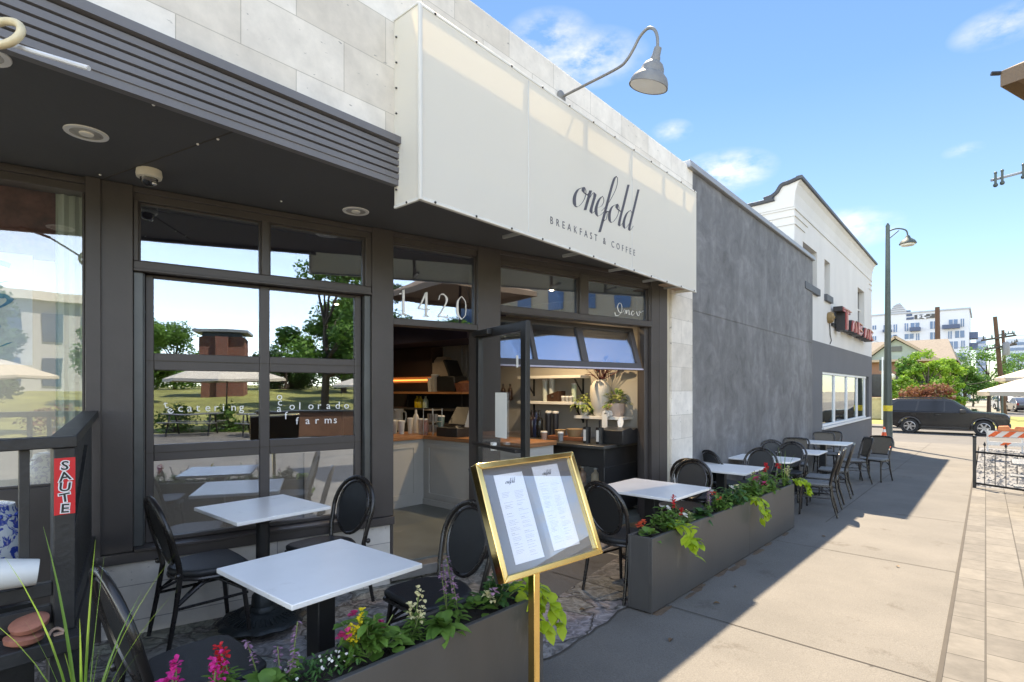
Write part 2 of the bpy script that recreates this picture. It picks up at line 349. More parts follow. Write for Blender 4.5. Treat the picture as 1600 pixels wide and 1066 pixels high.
# the sunward half of the sky is artificially dimmed and its colour saturated
dp = N.new('ShaderNodeVectorMath'); dp.operation = 'DOT_PRODUCT'; L.new(tc.outputs['Generated'], dp.inputs[0]); dp.inputs[1].default_value = V((sun_dir.x, sun_dir.y, .15)).normalized()
dm = N.new('ShaderNodeMapRange'); dm.interpolation_type = 'SMOOTHSTEP'; dm.inputs[1].default_value = -.35; dm.inputs[2].default_value = .55; dm.inputs[3].default_value = 1.; dm.inputs[4].default_value = .262; L.new(dp.outputs['Value'], dm.inputs[0])
hsv = N.new('ShaderNodeHueSaturation'); sm_ = N.new('ShaderNodeMapRange'); sm_.inputs[1].default_value = -.3; sm_.inputs[2].default_value = .5; sm_.inputs[3].default_value = .78; sm_.inputs[4].default_value = 1.14; L.new(dp.outputs['Value'], sm_.inputs[0]); L.new(sm_.outputs[0], hsv.inputs['Saturation']); L.new(sk.outputs[0], hsv.inputs['Color']); L.new(dm.outputs[0], hsv.inputs['Value'])
sxyz = N.new('ShaderNodeSeparateXYZ'); L.new(tc.outputs['Generated'], sxyz.inputs[0])
hz_ = N.new('ShaderNodeMapRange'); hz_.inputs[1].default_value = .0; hz_.inputs[2].default_value = .45; hz_.inputs[3].default_value = .2; hz_.inputs[4].default_value = 0; L.new(sxyz.outputs[2], hz_.inputs[0])
pale = N.new('ShaderNodeMix'); pale.data_type = 'RGBA'; L.new(hz_.outputs[0], pale.inputs[0]); L.new(hsv.outputs[0], pale.inputs[6]); pale.inputs[7].default_value = (1.05, 1.2, 1.32, 1)
L.new(pale.outputs[2], mx.inputs[6]); mx.inputs[7].default_value = (1.45, 1.48, 1.53, 1); mx.clamp_factor = True
L.new(mx.outputs[2], bg.inputs[0]); L.new(bg.outputs[0], wo.inputs[0])
sd = bpy.data.lights.new('sun', 'SUN'); sd.energy = 2.0; sd.angle = R(.53); sd.color = (1, .95, .88)
so = bpy.data.objects.new('sun', sd); C.objects.link(so); so.rotation_euler = (-sun_dir).to_track_quat('-Z', 'Y').to_euler(); so.location = (0, 0, 30)
S.view_settings.view_transform = 'Standard'; S.view_settings.look = 'None'; S.view_settings.exposure = 2.78; S.view_settings.use_white_balance = True; S.view_settings.white_balance_temperature = 8250; S.view_settings.gamma = 1
S.cycles.transparent_max_bounces = 24; S.cycles.max_bounces = 8
# ================================================================= the ground
def sheet(name, u0, u1, v0, v1, m, dz=0., z=None):
    us = sorted({u0, u1, *[b for b in (0, 8, 27) if u0 < b < u1]}); b = mb()
    vs = []
    for u in us:
        h = (gz(u) if z is None else z) + dz
        vs += [(u, v0, h), (u, v1, h)]
    b.add(vs, [(i*2, i*2+2, i*2+3, i*2+1) for i in range(len(us)-1)])
    return struct(b.build(name, m, smooth=False))
M_asph = mat('asphalt', (.11,.105,.10), .9, 0, .15, 1.3, .3, 150)
M_dirt = mat('far ground', (.20,.185,.15), .95, 0, .2, .05)
M_lawn = mat('dry lawn', (.23,.23,.065), .95, 0, .4, .5, .4, 40)
M_gravel = mat('grey gravel', (.17,.17,.172), .9, 0, .55, 16, .8, 30)
b = mb(); b.add([(-150,-160,-.69),(27.2,-160,-.69),(27.2,160,-.69),(-150,160,-.69),(900,-500,-.69),(900,500,-.69),(27.2,-500,-.69),(27.2,500,-.69)], [(0,1,2,3),(6,4,5,7)])
struct(b.build('ground', M_dirt, smooth=False))
sheet('street', 27.1, 38.6, -60, 40, M_asph)
sheet('far_street', 62, 260, -16, -1.2, M_asph, .004)
sheet('far_lawn', 40.8, 62, -40, 40, M_lawn, .004)
sheet('far_sidewalk', 38.6, 40.8, -40, 40, M_conc, .1)
# pavement with scored joints
b = mb(); us = [-6, 0, 8, 27]
for k, (u0, u1) in enumerate(zip(us[:-1], us[1:])):
    b.add([(u0,.2,gz(u0)),(u1,.2,gz(u1)),(u1,3.05,gz(u1)),(u0,3.05,gz(u0))], [(0,1,2,3)])
b.add([(22.5,3.05,gz(22.5)),(27,3.05,gz(27)),(27,16,gz(27)),(22.5,16,gz(22.5))], [(0,1,2,3)])
b.k = 1
jr = random.Random(3)
for u in [-1.6, 1.2, 3.9, 6.7, 9.6, 12.5, 15.4, 18.3, 21.2, 24.1]:
    h = gz(u)+.003
    b.add([(u,.2,h),(u+.010,.2,h),(u+.010+.1,3.0,h),(u+.1,3.0,h)], [(0,1,2,3)])
for v in (1.62,):
    for u0, u1 in ((8.3, 27),):
        b.add([(u0,v,gz(u0)+.003),(u1,v,gz(u1)+.003),(u1,v+.012,gz(u1)+.003),(u0,v+.012,gz(u0)+.003)], [(0,1,2,3)])
for u0, u1 in ((-6,0),(0,8),(8,27)):
    b.add([(u0,.19,gz(u0)+.003),(u1,.19,gz(u1)+.003),(u1,.215,gz(u1)+.003),(u0,.215,gz(u0)+.003)], [(0,1,2,3)])
struct(b.build('sidewalk', [M_conc, M_seam], smooth=False))
b = mb()
for z0, z1, u0, u1, v0, v1 in ((-.70, gz(27)+.001, 26.98, 27.14, -40, 30),):
    b.box(u0, u1, v0, v1, z0, z1)
b.box(38.6, 38.75, -40, 40, -.66, -.55)
struct(b.build('kerb', M_conc, bevel=.015))
sheet('corner_pavement', 26, 27, -14, .2, M_conc, .001)
M_paver = blockmat('paver', (.112,.102,.09), (.162,.148,.128), .42, .26, (.06,.053,.045), .006, .85, 'xy', .37, False, .35, 7, .2)
sheet('paving', -6, 13.9, -14, .19, M_paver, -.001)
g = sheet('gravel_bed', 13.9, 26, -14, .17, M_gravel, -.004); g['kind'] = 'stuff'
# loose stones of the gravel bed
b = mb(); rr = random.Random(11)
for i in range(1500):
    u = rr.uniform(13.95, 25); v = rr.uniform(-3.2, .14) ; r = rr.uniform(.025, .06); h = gz(u)
    b.add([(u-r,v-r*.7,h-.01),(u+r*.8,v-r,h-.01),(u+r,v+r*.7,h-.01),(u-r*.6,v+r,h-.01),(u+rr.uniform(-.4,.4)*r,v+rr.uniform(-.4,.4)*r,h+r*.8)], [(0,1,4),(1,2,4),(2,3,4),(3,0,4)])
tag(b.build('gravel_stones', M_gravel, smooth=False), 'loose grey crushed stone behind the low iron fence', 'gravel', kind='stuff')
# stamped flagstone under the tables
m = bpy.data.materials.new('stamped flagstone'); NN, LL, P = nodes(m); M_flag = m
tcn = NN.new('ShaderNodeTexCoord'); dn = NN.new('ShaderNodeTexNoise'); dn.inputs['Scale'].default_value = 3.5; dn.inputs['Detail'].default_value = 4; LL.new(tcn.outputs['Object'], dn.inputs['Vector'])
mm = NN.new('ShaderNodeMix'); mm.data_type = 'RGBA'; mm.blend_type = 'LINEAR_LIGHT'; mm.inputs[0].default_value = .22; LL.new(tcn.outputs['Object'], mm.inputs[6]); LL.new(dn.outputs['Color'], mm.inputs[7])
vo = NN.new('ShaderNodeTexVoronoi'); vo.feature = 'DISTANCE_TO_EDGE'; vo.inputs['Scale'].default_value = 2.3; LL.new(mm.outputs[2], vo.inputs['Vector'])
vc = NN.new('ShaderNodeTexVoronoi'); vc.inputs['Scale'].default_value = 2.3; LL.new(mm.outputs[2], vc.inputs['Vector'])
r1 = NN.new('ShaderNodeValToRGB'); r1.color_ramp.elements[0].position = .004; r1.color_ramp.elements[1].position = .03; LL.new(vo.outputs['Distance'], r1.inputs[0])
n1 = NN.new('ShaderNodeTexNoise'); n1.inputs['Scale'].default_value = 3.4; n1.inputs['Detail'].default_value = 10; n1.inputs['Roughness'].default_value = .72; n1.inputs['Distortion'].default_value = 1.2; LL.new(tcn.outputs['Object'], n1.inputs['Vector'])
r2 = NN.new('ShaderNodeValToRGB'); e = r2.color_ramp.elements; e[0].position = .3; e[0].color = (.16,.135,.112,1); e[1].position = .72; e[1].color = (.40,.345,.285,1); x = e.new(.5); x.color = (.285,.255,.22,1); LL.new(n1.outputs[0], r2.inputs[0])
mt = NN.new('ShaderNodeMix'); mt.data_type = 'RGBA'; mt.blend_type = 'OVERLAY'; mt.inputs[0].default_value = .1; LL.new(r2.outputs[0], mt.inputs[6]); LL.new(vc.outputs['Color'], mt.inputs[7])
hs = NN.new('ShaderNodeHueSaturation'); hs.inputs['Saturation'].default_value = .65; LL.new(mt.outputs[2], hs.inputs['Color'])
me = NN.new('ShaderNodeMix'); me.data_type = 'RGBA'; LL.new(r1.outputs[0], me.inputs[0]); me.inputs[6].default_value = (.13,.115,.10,1); LL.new(hs.outputs[0], me.inputs[7]); P.inputs['Roughness'].default_value = .62
wv = NN.new('ShaderNodeTexNoise'); wv.inputs['Scale'].default_value = 8.5; wv.inputs['Detail'].default_value = 8; wv.inputs['Distortion'].default_value = 2.5; LL.new(tcn.outputs['Object'], wv.inputs['Vector'])
rw = NN.new('ShaderNodeMapRange'); rw.inputs[1].default_value = .36; rw.inputs[2].default_value = .62; rw.inputs[3].default_value = .52; rw.inputs[4].default_value = 1.18; LL.new(wv.outputs[0], rw.inputs[0])  # crevice shade painted into the colour, following the same noise as the bump
mw = NN.new('ShaderNodeMix'); mw.data_type = 'RGBA'; mw.blend_type = 'MULTIPLY'; mw.inputs[0].default_value = 1; LL.new(me.outputs[2], mw.inputs[6]); LL.new(rw.outputs[0], mw.inputs[7]); LL.new(mw.outputs[2], P.inputs['Base Color'])
ma = NN.new('ShaderNodeMath'); ma.operation = 'MULTIPLY_ADD'; ma.inputs[1].default_value = .5; LL.new(r1.outputs[0], ma.inputs[0]); LL.new(wv.outputs[0], ma.inputs[2])
bu = NN.new('ShaderNodeBump'); bu.inputs['Strength'].default_value = .9; bu.inputs['Distance'].default_value = .03; LL.new(ma.outputs[0], bu.inputs['Height']); LL.new(bu.outputs[0], P.inputs['Normal'])
edge = [(-6, 2.05)]; rr = random.Random(5); u = -5.8; off = 0.
while u < 8.0:
    off = .7*off + rr.uniform(-.035, .035); edge.append((u, 2.03+off - (.0 if u < 5 else .03))); u += rr.uniform(.06, .14)
poly = edge + [(8.0, 3.01), (7.1, 3.01), (6.4, 3.03), (.9, 4.5), (-6, 6.2)]
b = mb(); b.add([(u, v, gz(u)+.004) for u, v in poly], [tuple(range(len(poly)))])
# ragged dark gap along its edge
b.k = 1
for (u0, v0), (u1, v1) in zip(edge[:-1], edge[1:]):
    w = .010
    b.add([(u0,v0-w,gz(u0)+.0075),(u1,v1-w,gz(u1)+.0075),(u1,v1+.004,gz(u1)+.0075),(u0,v0+.004,gz(u0)+.0075)], [(0,1,2,3)])
struct(b.build('patio', [M_flag, M_seam], smooth=False))

M_rust = mat('rust stained concrete', (.125,.082,.052), .9, 0, .35, 7, .2, 60, grain=.2); rr = random.Random(9)
for i in range(16):
    u = rr.uniform(3.75, 7.6); v = 1.85 - abs(rr.gauss(0,.02)); n = 11; rx, ry = rr.uniform(.05,.22), rr.uniform(.02,.05); b = mb()
    b.add([(u+rx*math.cos(k*6.283/n)*rr.uniform(.6,1.1), v+ry*math.sin(k*6.283/n)*rr.uniform(.6,1.1), gz(u)+.0018+i*.00006) for k in range(n)], [tuple(range(n))]); struct(b.build('pavement_stain', M_rust, smooth=False))
for i, (px, py) in enumerate(((1148,919),(1125,945),(1400,885),(905,955),(1290,840),(1050,1000))):
    d = ray(px, py); lo, hi = .1, 60
    for _ in range(60):
        m_ = (lo+hi)/2
        if HC + m_*d[2] > gz(m_*d[0]): lo = m_
        else: hi = m_
    b = mb(); b.leaf((0,0,.006), (math.cos(i*1.9), math.sin(i*1.9), .12), .05, .03, .2, .3); o = b.build('fallen_leaf', leafmat('dry leaf', (.10,.055,.03), (.2,.12,.05), .1, 20)); o.location = (lo*d[0], lo*d[1], gz(lo*d[0])+.003)
    tag(o, 'small dry brown leaf lying on the pavement', 'leaf', 'dry leaves scattered on the pavement')
# ================================================================= the cafe building
SFM = Matrix.Translation((.97, 4.406, 0)) @ Matrix.Rotation(-R(14.31), 4, 'Z')   # storefront frame: x along it, y inward
def sf(s, y, z): return SFM @ V((s, y, z))
cafe = thing('cafe_building', 'pale travertine cafe with a dark glazed storefront and grey soffit', 'building')
# stone parapet and pilaster
b = mb(); b.box(-6, 7.18, 3.0, 3.34, 3.19, 4.57); b.build('parapet', M_stone, cafe, bevel=.004)
b = mb(); b.box(6.535, 7.18, 3.0, 3.4, -.3, 3.188); b.build('pilaster', M_stone, cafe, bevel=.004)
b = mb(); b.box(6.40, 6.533, 3.03, 3.12, -.2, 2.945); b.build('jamb', mat('cream paint', (.55,.49,.38), .6, 0, .1, 4), cafe, bevel=.003)
b = mb(); b.box(-6, 7.1, 3.35, 14, 4.1, 4.25); b.build('roof', mat('roof felt', (.2,.2,.2), .9), cafe)
# grooved metal fascia
prof = [(2.985, 2.925), (2.955, 2.925), (2.955, 2.962)]
z = 2.962
for k in range(5):
    prof += [(2.948, z+.004), (2.948, z+.036), (2.966, z+.042), (2.966, z+.046)]; z += .046
prof += [(2.955, z), (2.925, z+.004), (2.925, z+.05), (2.999, z+.062), (2.999, 2.925)]
b = mb(); b.prism(prof, -6, 2.30, 'x')
b.build('fascia', M_fascia, cafe, smooth=False)
# soffit
b = mb(); p0 = sf(-7.4, .05, 0); p1 = sf(5.64, .05, 0)
b.prism([(-6, 2.985), (6.53, 2.985), (6.53, 3.05), (p1.x, p1.y), (p0.x, p0.y)], 2.95, 3.1, 'z'); b.build('soffit', M_soffit, cafe, smooth=False)
b = mb(); b.bar((1.232,2.99,2.9485), (.93,4.39,2.9485), .006, .004); b.build('soffit_seam', M_seam, cafe)
b = mb()
for p in ((.85,3.05),(1.2,3.2),(1.15,3.35),(1.9,3.9),(.9,4.3)): b.ball((p[0],p[1],2.949), .008, 5)
b.build('soffit_screws', M_white, cafe)
for p in ((.707,3.664),(2.387,3.684),(.25,3.12)):
    b = mb(); b.lathe([(.098,2.944),(.1,2.948),(.1,2.951),(.078,2.951),(.074,2.944)], 28, (p[0],p[1],0)); b.build('recessed_light', mat('trim white', (.75,.74,.7), .4), cafe)
    l = cafe.children[-1]
    b = mb(); b.lathe([(.076,2.947),(.076,2.9485),(.03,2.9487),(.001,2.9487)], 24, (p[0],p[1],0)); b.build('reflector', mat('reflector', (.42,.40,.36), .3, .2, .3, 20), l)
    b = mb(); b.lathe([(.001,2.938),(.03,2.94),(.034,2.9475)], 16, (p[0],p[1],0)); b.build('bulb', mat('frosted bulb', (.85,.82,.72), .4), l)
# storefront framing --------------------------------------------------
def fr(name, *boxes, m=M_frame, parent=cafe, bevel=.004):
    b = mb(SFM)
    for q in boxes: b.box(*q)
    return b.build(name, m, parent, bevel=bevel)
fr('knee_wall', (-.06,1.965,-.02,.2,-.15,.40), m=None or blockmat('knee wall stone', (.66,.62,.565), (.54,.50,.45), .66, .24, (.3,.28,.26), .003, .8, 'xz', contrast=.12, nscale=5))
fr('sill', (-.062,1.99,-.06,.14,.402,.47)); fr('sill', (.14,1.79,-.075,.1,.472,.492))
fr('corner_post', (-.118,.133,-.03,.14,.472,2.948), (-.122,-.04,-.045,.0,-.1,2.949))
fr('header', (-2.8,5.6,-.005,.14,2.852,2.947), (-2.8,5.6,-.022,.02,2.905,2.946))
fr('transom_rail', (.135,1.798,-.02,.12,2.385,2.44), (.135,1.80,-.04,.02,2.37,2.388))
fr('transom_mullion', (.937,.993,-.018,.1,2.441,2.851))
fr('transom_stile', (.134,.163,-.02,.1,2.441,2.851)); fr('transom_stile', (1.747,1.80,-.02,.1,2.441,2.851))
fr('entry_post', (1.80,1.992,-.03,.15,.472,2.948), (1.968,1.99,-.028,.15,0,.47))
fr('door_post', (2.85,3.108,-.03,.15,-.05,2.948))
fr('door_head', (1.993,2.849,-.022,.13,2.135,2.188))
fr('transom_rail', (3.109,5.308,-.03,.13,2.335,2.398), (3.109,5.308,-.045,.02,2.33,2.345))
fr('transom_mullion', (4.165,4.288,-.02,.12,2.399,2.851)); fr('transom_stile', (3.109,3.118,-.02,.1,2.399,2.851)); fr('transom_stile', (5.285,5.309,-.02,.1,2.399,2.851))
fr('transom_head', (3.109,5.31,-.012,.1,2.80,2.851)); 
fr('end_post', (5.31,5.60,-.03,.2,-.25,2.948)); fr('end_trim', (5.32,5.40,.02,.09,-.2,2.33), (5.45,5.462,-.034,-.029,-.2,2.9))
fr('threshold', (1.96,2.9,-.06,.25,-.09,.0), m=mat('worn metal', (.25,.24,.23), .4, .6, .2, 8)); 
def window(s0, s1, z0, z1, y=.05, t=.02, name='window', gm=None):
    b = mb(SFM)
    b.box(s0,s0+t,y-.015,y+.02,z0,z1); b.box(s1-t,s1,y-.015,y+.02,z0,z1); b.box(s0+t,s1-t,y-.015,y+.02,z0,z0+t); b.box(s0+t,s1-t,y-.015,y+.02,z1-t,z1)
    w = b.build(name, M_frame, cafe, bevel=.003)
    b = mb(SFM); b.box(s0+t*.5, s1-t*.5, y, y+.006, z0+t*.5, z1-t*.5); p = b.build('pane', gm or M_glass, w, smooth=False)
    return w
window(.163,.937,2.44,2.852,.03,.014); window(.993,1.747,2.44,2.852,.03,.014)
w1420 = window(1.993,2.849,2.188,2.852,.03,.012)
window(3.118,4.165,2.398,2.80,.03,.014); wtr = window(4.288,5.285,2.398,2.80,.03,.014)
# overhead glass door, closed
gd = mb(SFM); gy0, gy1 = .06, .11
for a, c in ((.202,.252),(.936,1.008),(1.681,1.735)): gd.box(a, c, gy0, gy1, .494, 2.368)
for a, c in ((.494,.522),(1.062,1.175),(1.702,1.822),(2.348,2.368)):
    for s0, s1 in ((.252,.936),(1.008,1.681)): gd.box(s0, s1, gy0, gy1, a, c)
gdo = gd.build('overhead_door', M_frame, cafe, bevel=.005)
for s0, s1 in ((.252,.936),(1.008,1.681)):
    for z0, z1 in ((.522,1.062),(1.175,1.702),(1.822,2.348)):
        b = mb(SFM); b.box(s0-.006,s1+.006,.082,.088,z0-.006,z1+.006); b.build('pane', M_glass, gdo, smooth=False)
fr('seam', (.202,1.735,.056,.06,1.118,1.124), (.202,1.735,.056,.06,1.765,1.771), m=M_seam, parent=gdo, bevel=0)
fr('door_track', (.134,.19,.0,.12,.494,2.368), (.188,.2,.02,.06,.494,2.368), m=mat('track steel', (.10,.105,.105), .4, .5, .15, 4)); fr('door_track', (1.745,1.798,.0,.12,.494,2.368), m=MATS['track steel'])
# second overhead door, swung up
TILT = SFM @ Matrix.Translation((0, .02, 1.83)) @ Matrix.Rotation(-R(17), 4, 'X')
b = mb(TILT)
b.box(3.115,5.20,0,.05,-.02,.06); b.box(3.115,5.20,.001,.05,.47,.52)
for a, c in ((3.115,3.16),(3.58,3.63),(4.26,4.35),(5.13,5.20)): b.box(a, c, .002, .048, .06, .47)
up = b.build('raised_door', M_frame, cafe, bevel=.004)
for a, c in ((3.16,3.58),(3.63,4.26),(4.35,5.13)):
    b = mb(TILT); b.box(a-.005,c+.005,.02,.026,.055,.475); b.build('pane', M_glass, up, smooth=False)
b = mb(TILT); b.box(3.115,5.20,-.012,-.001,-.03,-.012); b.build('weather_strip', mat('grey rubber', (.45,.42,.5), .6), up)
fr('door_track', (5.24,5.3,.02,.1,0,2.33), m=M_frame)
# left neighbour's big window
wl = window(-2.6,-.128,.95,2.90,.04,.014, gm=M_glassL)
fr('window_head', (-2.6,-.12,-.03,.02,2.90,2.93), m=M_frame, parent=wl); fr('apron', (-2.7,-.125,-.01,.12,-.1,.95))
# the open entrance door
DM = SFM @ Matrix.Translation((2.846, -.03, 0)) @ Matrix.Rotation(R(-95), 4, 'Z')
b = mb(DM); 
b.box(0,.06,-.022,.022,.01,2.13); b.box(.84,.925,-.022,.022,.01,2.13); b.box(.06,.84,-.02,.02,2.05,2.13); b.box(.06,.84,-.02,.02,.01,.2)
door = b.build('entrance_door', M_black, cafe, bevel=.004)
b = mb(DM); b.box(.055,.845,-.003,.003,.19,2.055); b.build('pane', M_glass2, door, smooth=False)
b = mb(DM); b.bar((.06,-.06,1.06),(.86,-.06,1.06),.05,.03); b.bar((.1,-.06,1.06),(.1,-.02,1.06),.03); b.bar((.84,-.06,1.06),(.84,-.02,1.06),.03); b.build('push_bar', M_black, door, bevel=.003)
b = mb(DM); b.box(.42,.47,-.08,-.045,1.03,1.1); b.build('push_bar_label', M_white, door)
b = mb(DM); b.bar((.02,-.05,2.09),(.34,-.05,2.09),.05,.05); b.build('door_closer', M_black, door, bevel=.006)
b = mb(DM); b.box(.78,.805,-.026,-.021,1.75,1.85); b.build('hinge_plate', M_white, door)
# lettering on the panes
white_ink = mat('white vinyl', (.82,.82,.82), .5, 0, .02, 3)
def stroke_digits(s0, z0, h, step, parent):
    D = {'1': [[(.05,.82),(.2,.86),(.28,1)],[(.28,1),(.28,.5),(.28,0)],[(.1,0),(.28,.02),(.46,0)]],
         '4': [[(.42,1),(.2,.6),(.0,.3)],[(.0,.3),(.35,.3),(.66,.3)],[(.44,1),(.44,.5),(.44,0)],[(.3,0),(.44,.02),(.58,0)]],
         '2': [[(.05,.75),(.12,.95),(.32,1),(.5,.88),(.5,.68),(.3,.38),(.02,.03)],[(.02,.03),(.3,.05),(.58,.02)],[(.58,.02),(.6,.15)]],
         '0': [[(.32,1),(.1,.8),(.06,.5),(.1,.2),(.32,0)],[(.32,0),(.54,.2),(.58,.5),(.54,.8),(.32,1)]]}
    b = mb(SFM @ Matrix.Translation((0, .027, 0)) @ UP)
    for i, ch in enumerate('1420'):
        sub = MB(); script_lines(sub, D[ch], .05, .13, 1, 0)
        b.add([((x*h*.8)+s0+i*step, y*h+z0, t) for x, y, t in sub.v], sub.f)
    return b.build('street_number', white_ink, parent, smooth=False)
stroke_digits(2.06, 2.235, .22, .195, w1420)
b = mb(SFM @ Matrix.Translation((4.74, .027, 2.46)) @ UP)
cur = [[(0,.1),(.3,-.35),(1.0,-.2),(1.5,.6),(1.3,1.5),(.8,1.6),(.5,1.0),(.9,.3),(1.6,.2),(2.1,.8)], [(2.2,.0),(2.4,.7),(2.6,.1),(2.8,.7),(3.1,.6),(3.2,.0),(3.5,.2)], [(4.2,.6),(3.8,.6),(3.7,.1),(4.1,0),(4.5,.4)], [(4.8,.65),(5.1,.1),(5.5,.1),(5.4,.7),(5.9,.6),(6.4,.9)]]
script_lines(b, cur, .006, .012, .075, .1); b.build('script_lettering', white_ink, wtr, smooth=False)
def glyphs(lst, size, name):
    for ch, s, z, rot in lst:
        M = SFM @ Matrix.Translation((s, .079, z)) @ UP @ Matrix.Rotation(R(rot), 4, 'Z')
        text(ch, size, name, white_ink, gdo, M, ext=.001, offset=-.0003)
glyphs([('t', .315, 1.43, 12), ('e', .345, 1.385, 35)] + [(c, .395 + i*.057, 1.405, 0) for i, c in enumerate('catering')], .082, 'window_letter')
glyphs([('o', 1.06, 1.485, 0), ('c', 1.068, 1.44, 0), ('a', 1.062, 1.39, 0), ('f', 1.12, 1.33, 0)] + [(c, 1.155 + i*.073, 1.405, 0) for i, c in enumerate('olorado')] + [(c, 1.205 + i*.075, 1.285, 0) for i, c in enumerate('farms')], .085, 'window_letter')
# ---- the white awning box, open on top
AW0, AW1, AWV, AZ0, AZ1 = 2.24, 6.64, 2.73, 2.80, 4.02
mA = bpy.data.materials.new('awning fabric'); NN, LL, P = nodes(mA); P.inputs['Base Color'].default_value = (.86,.84,.78,1); P.inputs['Roughness'].default_value = .55
tr = NN.new('ShaderNodeBsdfTranslucent'); tr.inputs[0].default_value = (.85,.78,.62,1); ms = NN.new('ShaderNodeMixShader'); ms.inputs[0].default_value = .38
LL.new(P.outputs[0], ms.inputs[1]); LL.new(tr.outputs[0], ms.inputs[2]); LL.new(ms.outputs[0], NN['Material Output'].inputs[0])
tcn = NN.new('ShaderNodeTexCoord'); n1 = NN.new('ShaderNodeTexNoise'); n1.inputs['Scale'].default_value = 1.5; n1.inputs['Detail'].default_value = 3; LL.new(tcn.outputs['Object'], n1.inputs['Vector'])
bu = NN.new('ShaderNodeBump'); bu.inputs['Strength'].default_value = .12; bu.inputs['Distance'].default_value = .05; LL.new(n1.outputs[0], bu.inputs['Height']); LL.new(bu.outputs[0], P.inputs['Normal'])
aw = thing('awning', 'white box awning with script lettering above the cafe entrance', 'awning', (AW0, 3.0, AZ0))
def awb(*boxes, name='front_panel', m=mA, bevel=.004):
    b = mb(Matrix.Translation((-AW0, -3.0, -AZ0)))
    for q in boxes: b.box(*q)
    return b.build(name, m, aw, bevel=bevel)
awb((AW0,AW1,AWV-.004,AWV,AZ0,AZ1)); awb((AW0,AW0+.004,AWV+.001,3.0,AZ0,AZ1+.02), name='end_panel'); awb((AW1-.004,AW1,AWV+.001,3.0,AZ0,AZ1), name='end_panel')
rim = mat('awning trim', (.66,.64,.59), .5, 0, .04, 4)
awb((AW0,AW1,AWV-.008,AWV+.022,AZ1-.001,AZ1+.02), (AW0,AW1,AWV-.008,AWV+.022,AZ0-.02,AZ0+.001), (AW0-.012,AW0+.012,AWV-.012,AWV+.012,AZ0-.02,AZ1+.021), (AW0-.006,AW0+.014,AWV+.012,3.0,AZ0-.02,AZ0), (AW0-.006,AW0+.014,AWV+.012,3.0,AZ1+.02,AZ1+.035), name='trim', m=rim)
gal = mat('galvanised tube', (.4,.4,.4), .4, .8)
AI = Matrix.Translation((-AW0, -3.0, -AZ0))
for s in (3.33, 4.17, 5.0, 5.75, 6.3):
    b = mb(AI); b.box(s-.016,s+.016,AWV+.002,AWV+.034,AZ0,AZ1-.002); b.bar((s,AWV+.02,AZ0+.02),(s,2.995,AZ0+.02),.025); b.build('frame_bar', gal, aw)
for q in (((3.95,AWV+.02,AZ1-.35),(4.13,2.98,AZ1)), ((4.12,AWV+.02,AZ1-.35),(4.16,2.98,AZ1-.05))):
    b = mb(AI); b.bar(*q, .02); b.build('brace', gal, aw)
for q in (3.33, 5.0): b = mb(AI); b.box(q-.005,q+.005,AWV-.0055,AWV-.0035,AZ0+.01,AZ1-.01); b.build('seam', rim, aw)
b = mb(Matrix.Translation((-AW0, -3.0, -AZ0)))
n = 12
for i in range(n): 
    s = AW0 + .12 + i*(AW1-AW0-.2)/(n-1)
    b.ball((s,AWV-.009,AZ0-.008), .009, 5); b.ball((s,AWV-.009,AZ1+.008), .009, 5)
for i in range(7): b.ball((AW0-.007, 2.97, AZ0+.1+i*.17), .007, 5)
b.ball((AW0-.007,2.86,AZ0-.01), .008, 5)
b.build('rivets', M_black, aw)
b = mb(Matrix.Translation((-AW0, -3.0, -AZ0))); b.box(AW1-.5,AW1-.02,AWV+.05,2.99,AZ0+.03,AZ0+.045); b.build('underside_board', mat('raw timber', (.35,.24,.16), .7), aw)
ink = mat('grey lettering', (.075,.07,.085), .6, 0, .05, 3)
b = mb(Matrix.Translation((3.93-AW0, AWV-.0055-3.0, 3.185-AZ0)) @ UP); onefold(b, 1.13, .010, .052); b.build('script_lettering', ink, aw, smooth=False)
split_letters(text('BREAKFAST & COFFEE', .088, 'letter', ink, aw, Matrix.Translation((3.61-AW0, AWV-.005-3.0, 2.945-AZ0)) @ UP, 2.0, .0012, sx=.9, offset=-.0005), 'letter')
# ---- gooseneck lamp over the awning
lp = thing('wall_lamp', 'grey gooseneck barn lamp reaching out above the white awning', 'lamp', (4.13, 3.0, 4.294))
M_lamp = mat('grey enamel', (.20,.195,.185), .45, .1, .15, 9)
pts = crom([(4.13,2.995,4.294),(4.13,2.7,4.312),(4.13,2.39,4.334),(4.13,2.30,4.37),(4.13,2.235,4.44),(4.13,2.178,4.515),(4.13,2.108,4.552),(4.13,2.051,4.52),(4.13,2.022,4.445),(4.13,2.02,4.34)], 6)
IM = Matrix.Translation((-4.13, -3.0, -4.294))
b = mb(IM); b.tube(pts, .0125, 10); b.build('arm', M_lamp, lp)
b = mb(IM); b.M = IM @ Matrix.Translation((4.13,2.99,4.294)) @ Matrix.Rotation(R(90), 4, 'X'); b.lathe([(.06,0),(.06,.012),(.03,.03),(.02,.03)], 18); b.build('wall_plate', M_lamp, lp)
SM = IM @ Matrix.Translation((4.13,2.02,4.34)) @ Matrix.Rotation(R(17), 4, 'X')
b = mb(SM); b.lathe([(.016,.02),(.03,.015),(.034,-.05),(.04,-.06),(.042,-.085),(.075,-.11),(.094,-.145),(.098,-.175),(.108,-.185),(.14,-.215),(.158,-.255),(.162,-.285),(.158,-.287),(.150,-.255),(.13,-.215),(.09,-.18),(.02,-.12)], 26); b.build('shade', M_lamp, lp)
b = mb(SM); b.lathe([(.001,-.23),(.035,-.225),(.04,-.19),(.03,-.14),(.001,-.13)], 14); b.build('bulb', mat('frosted bulb', (.85,.82,.72), .4), lp)
b = mb(SM); b.lathe([(.152,-.283),(.148,-.255),(.128,-.217),(.09,-.183)], 26); b.build('shade_lining', M_white, lp)
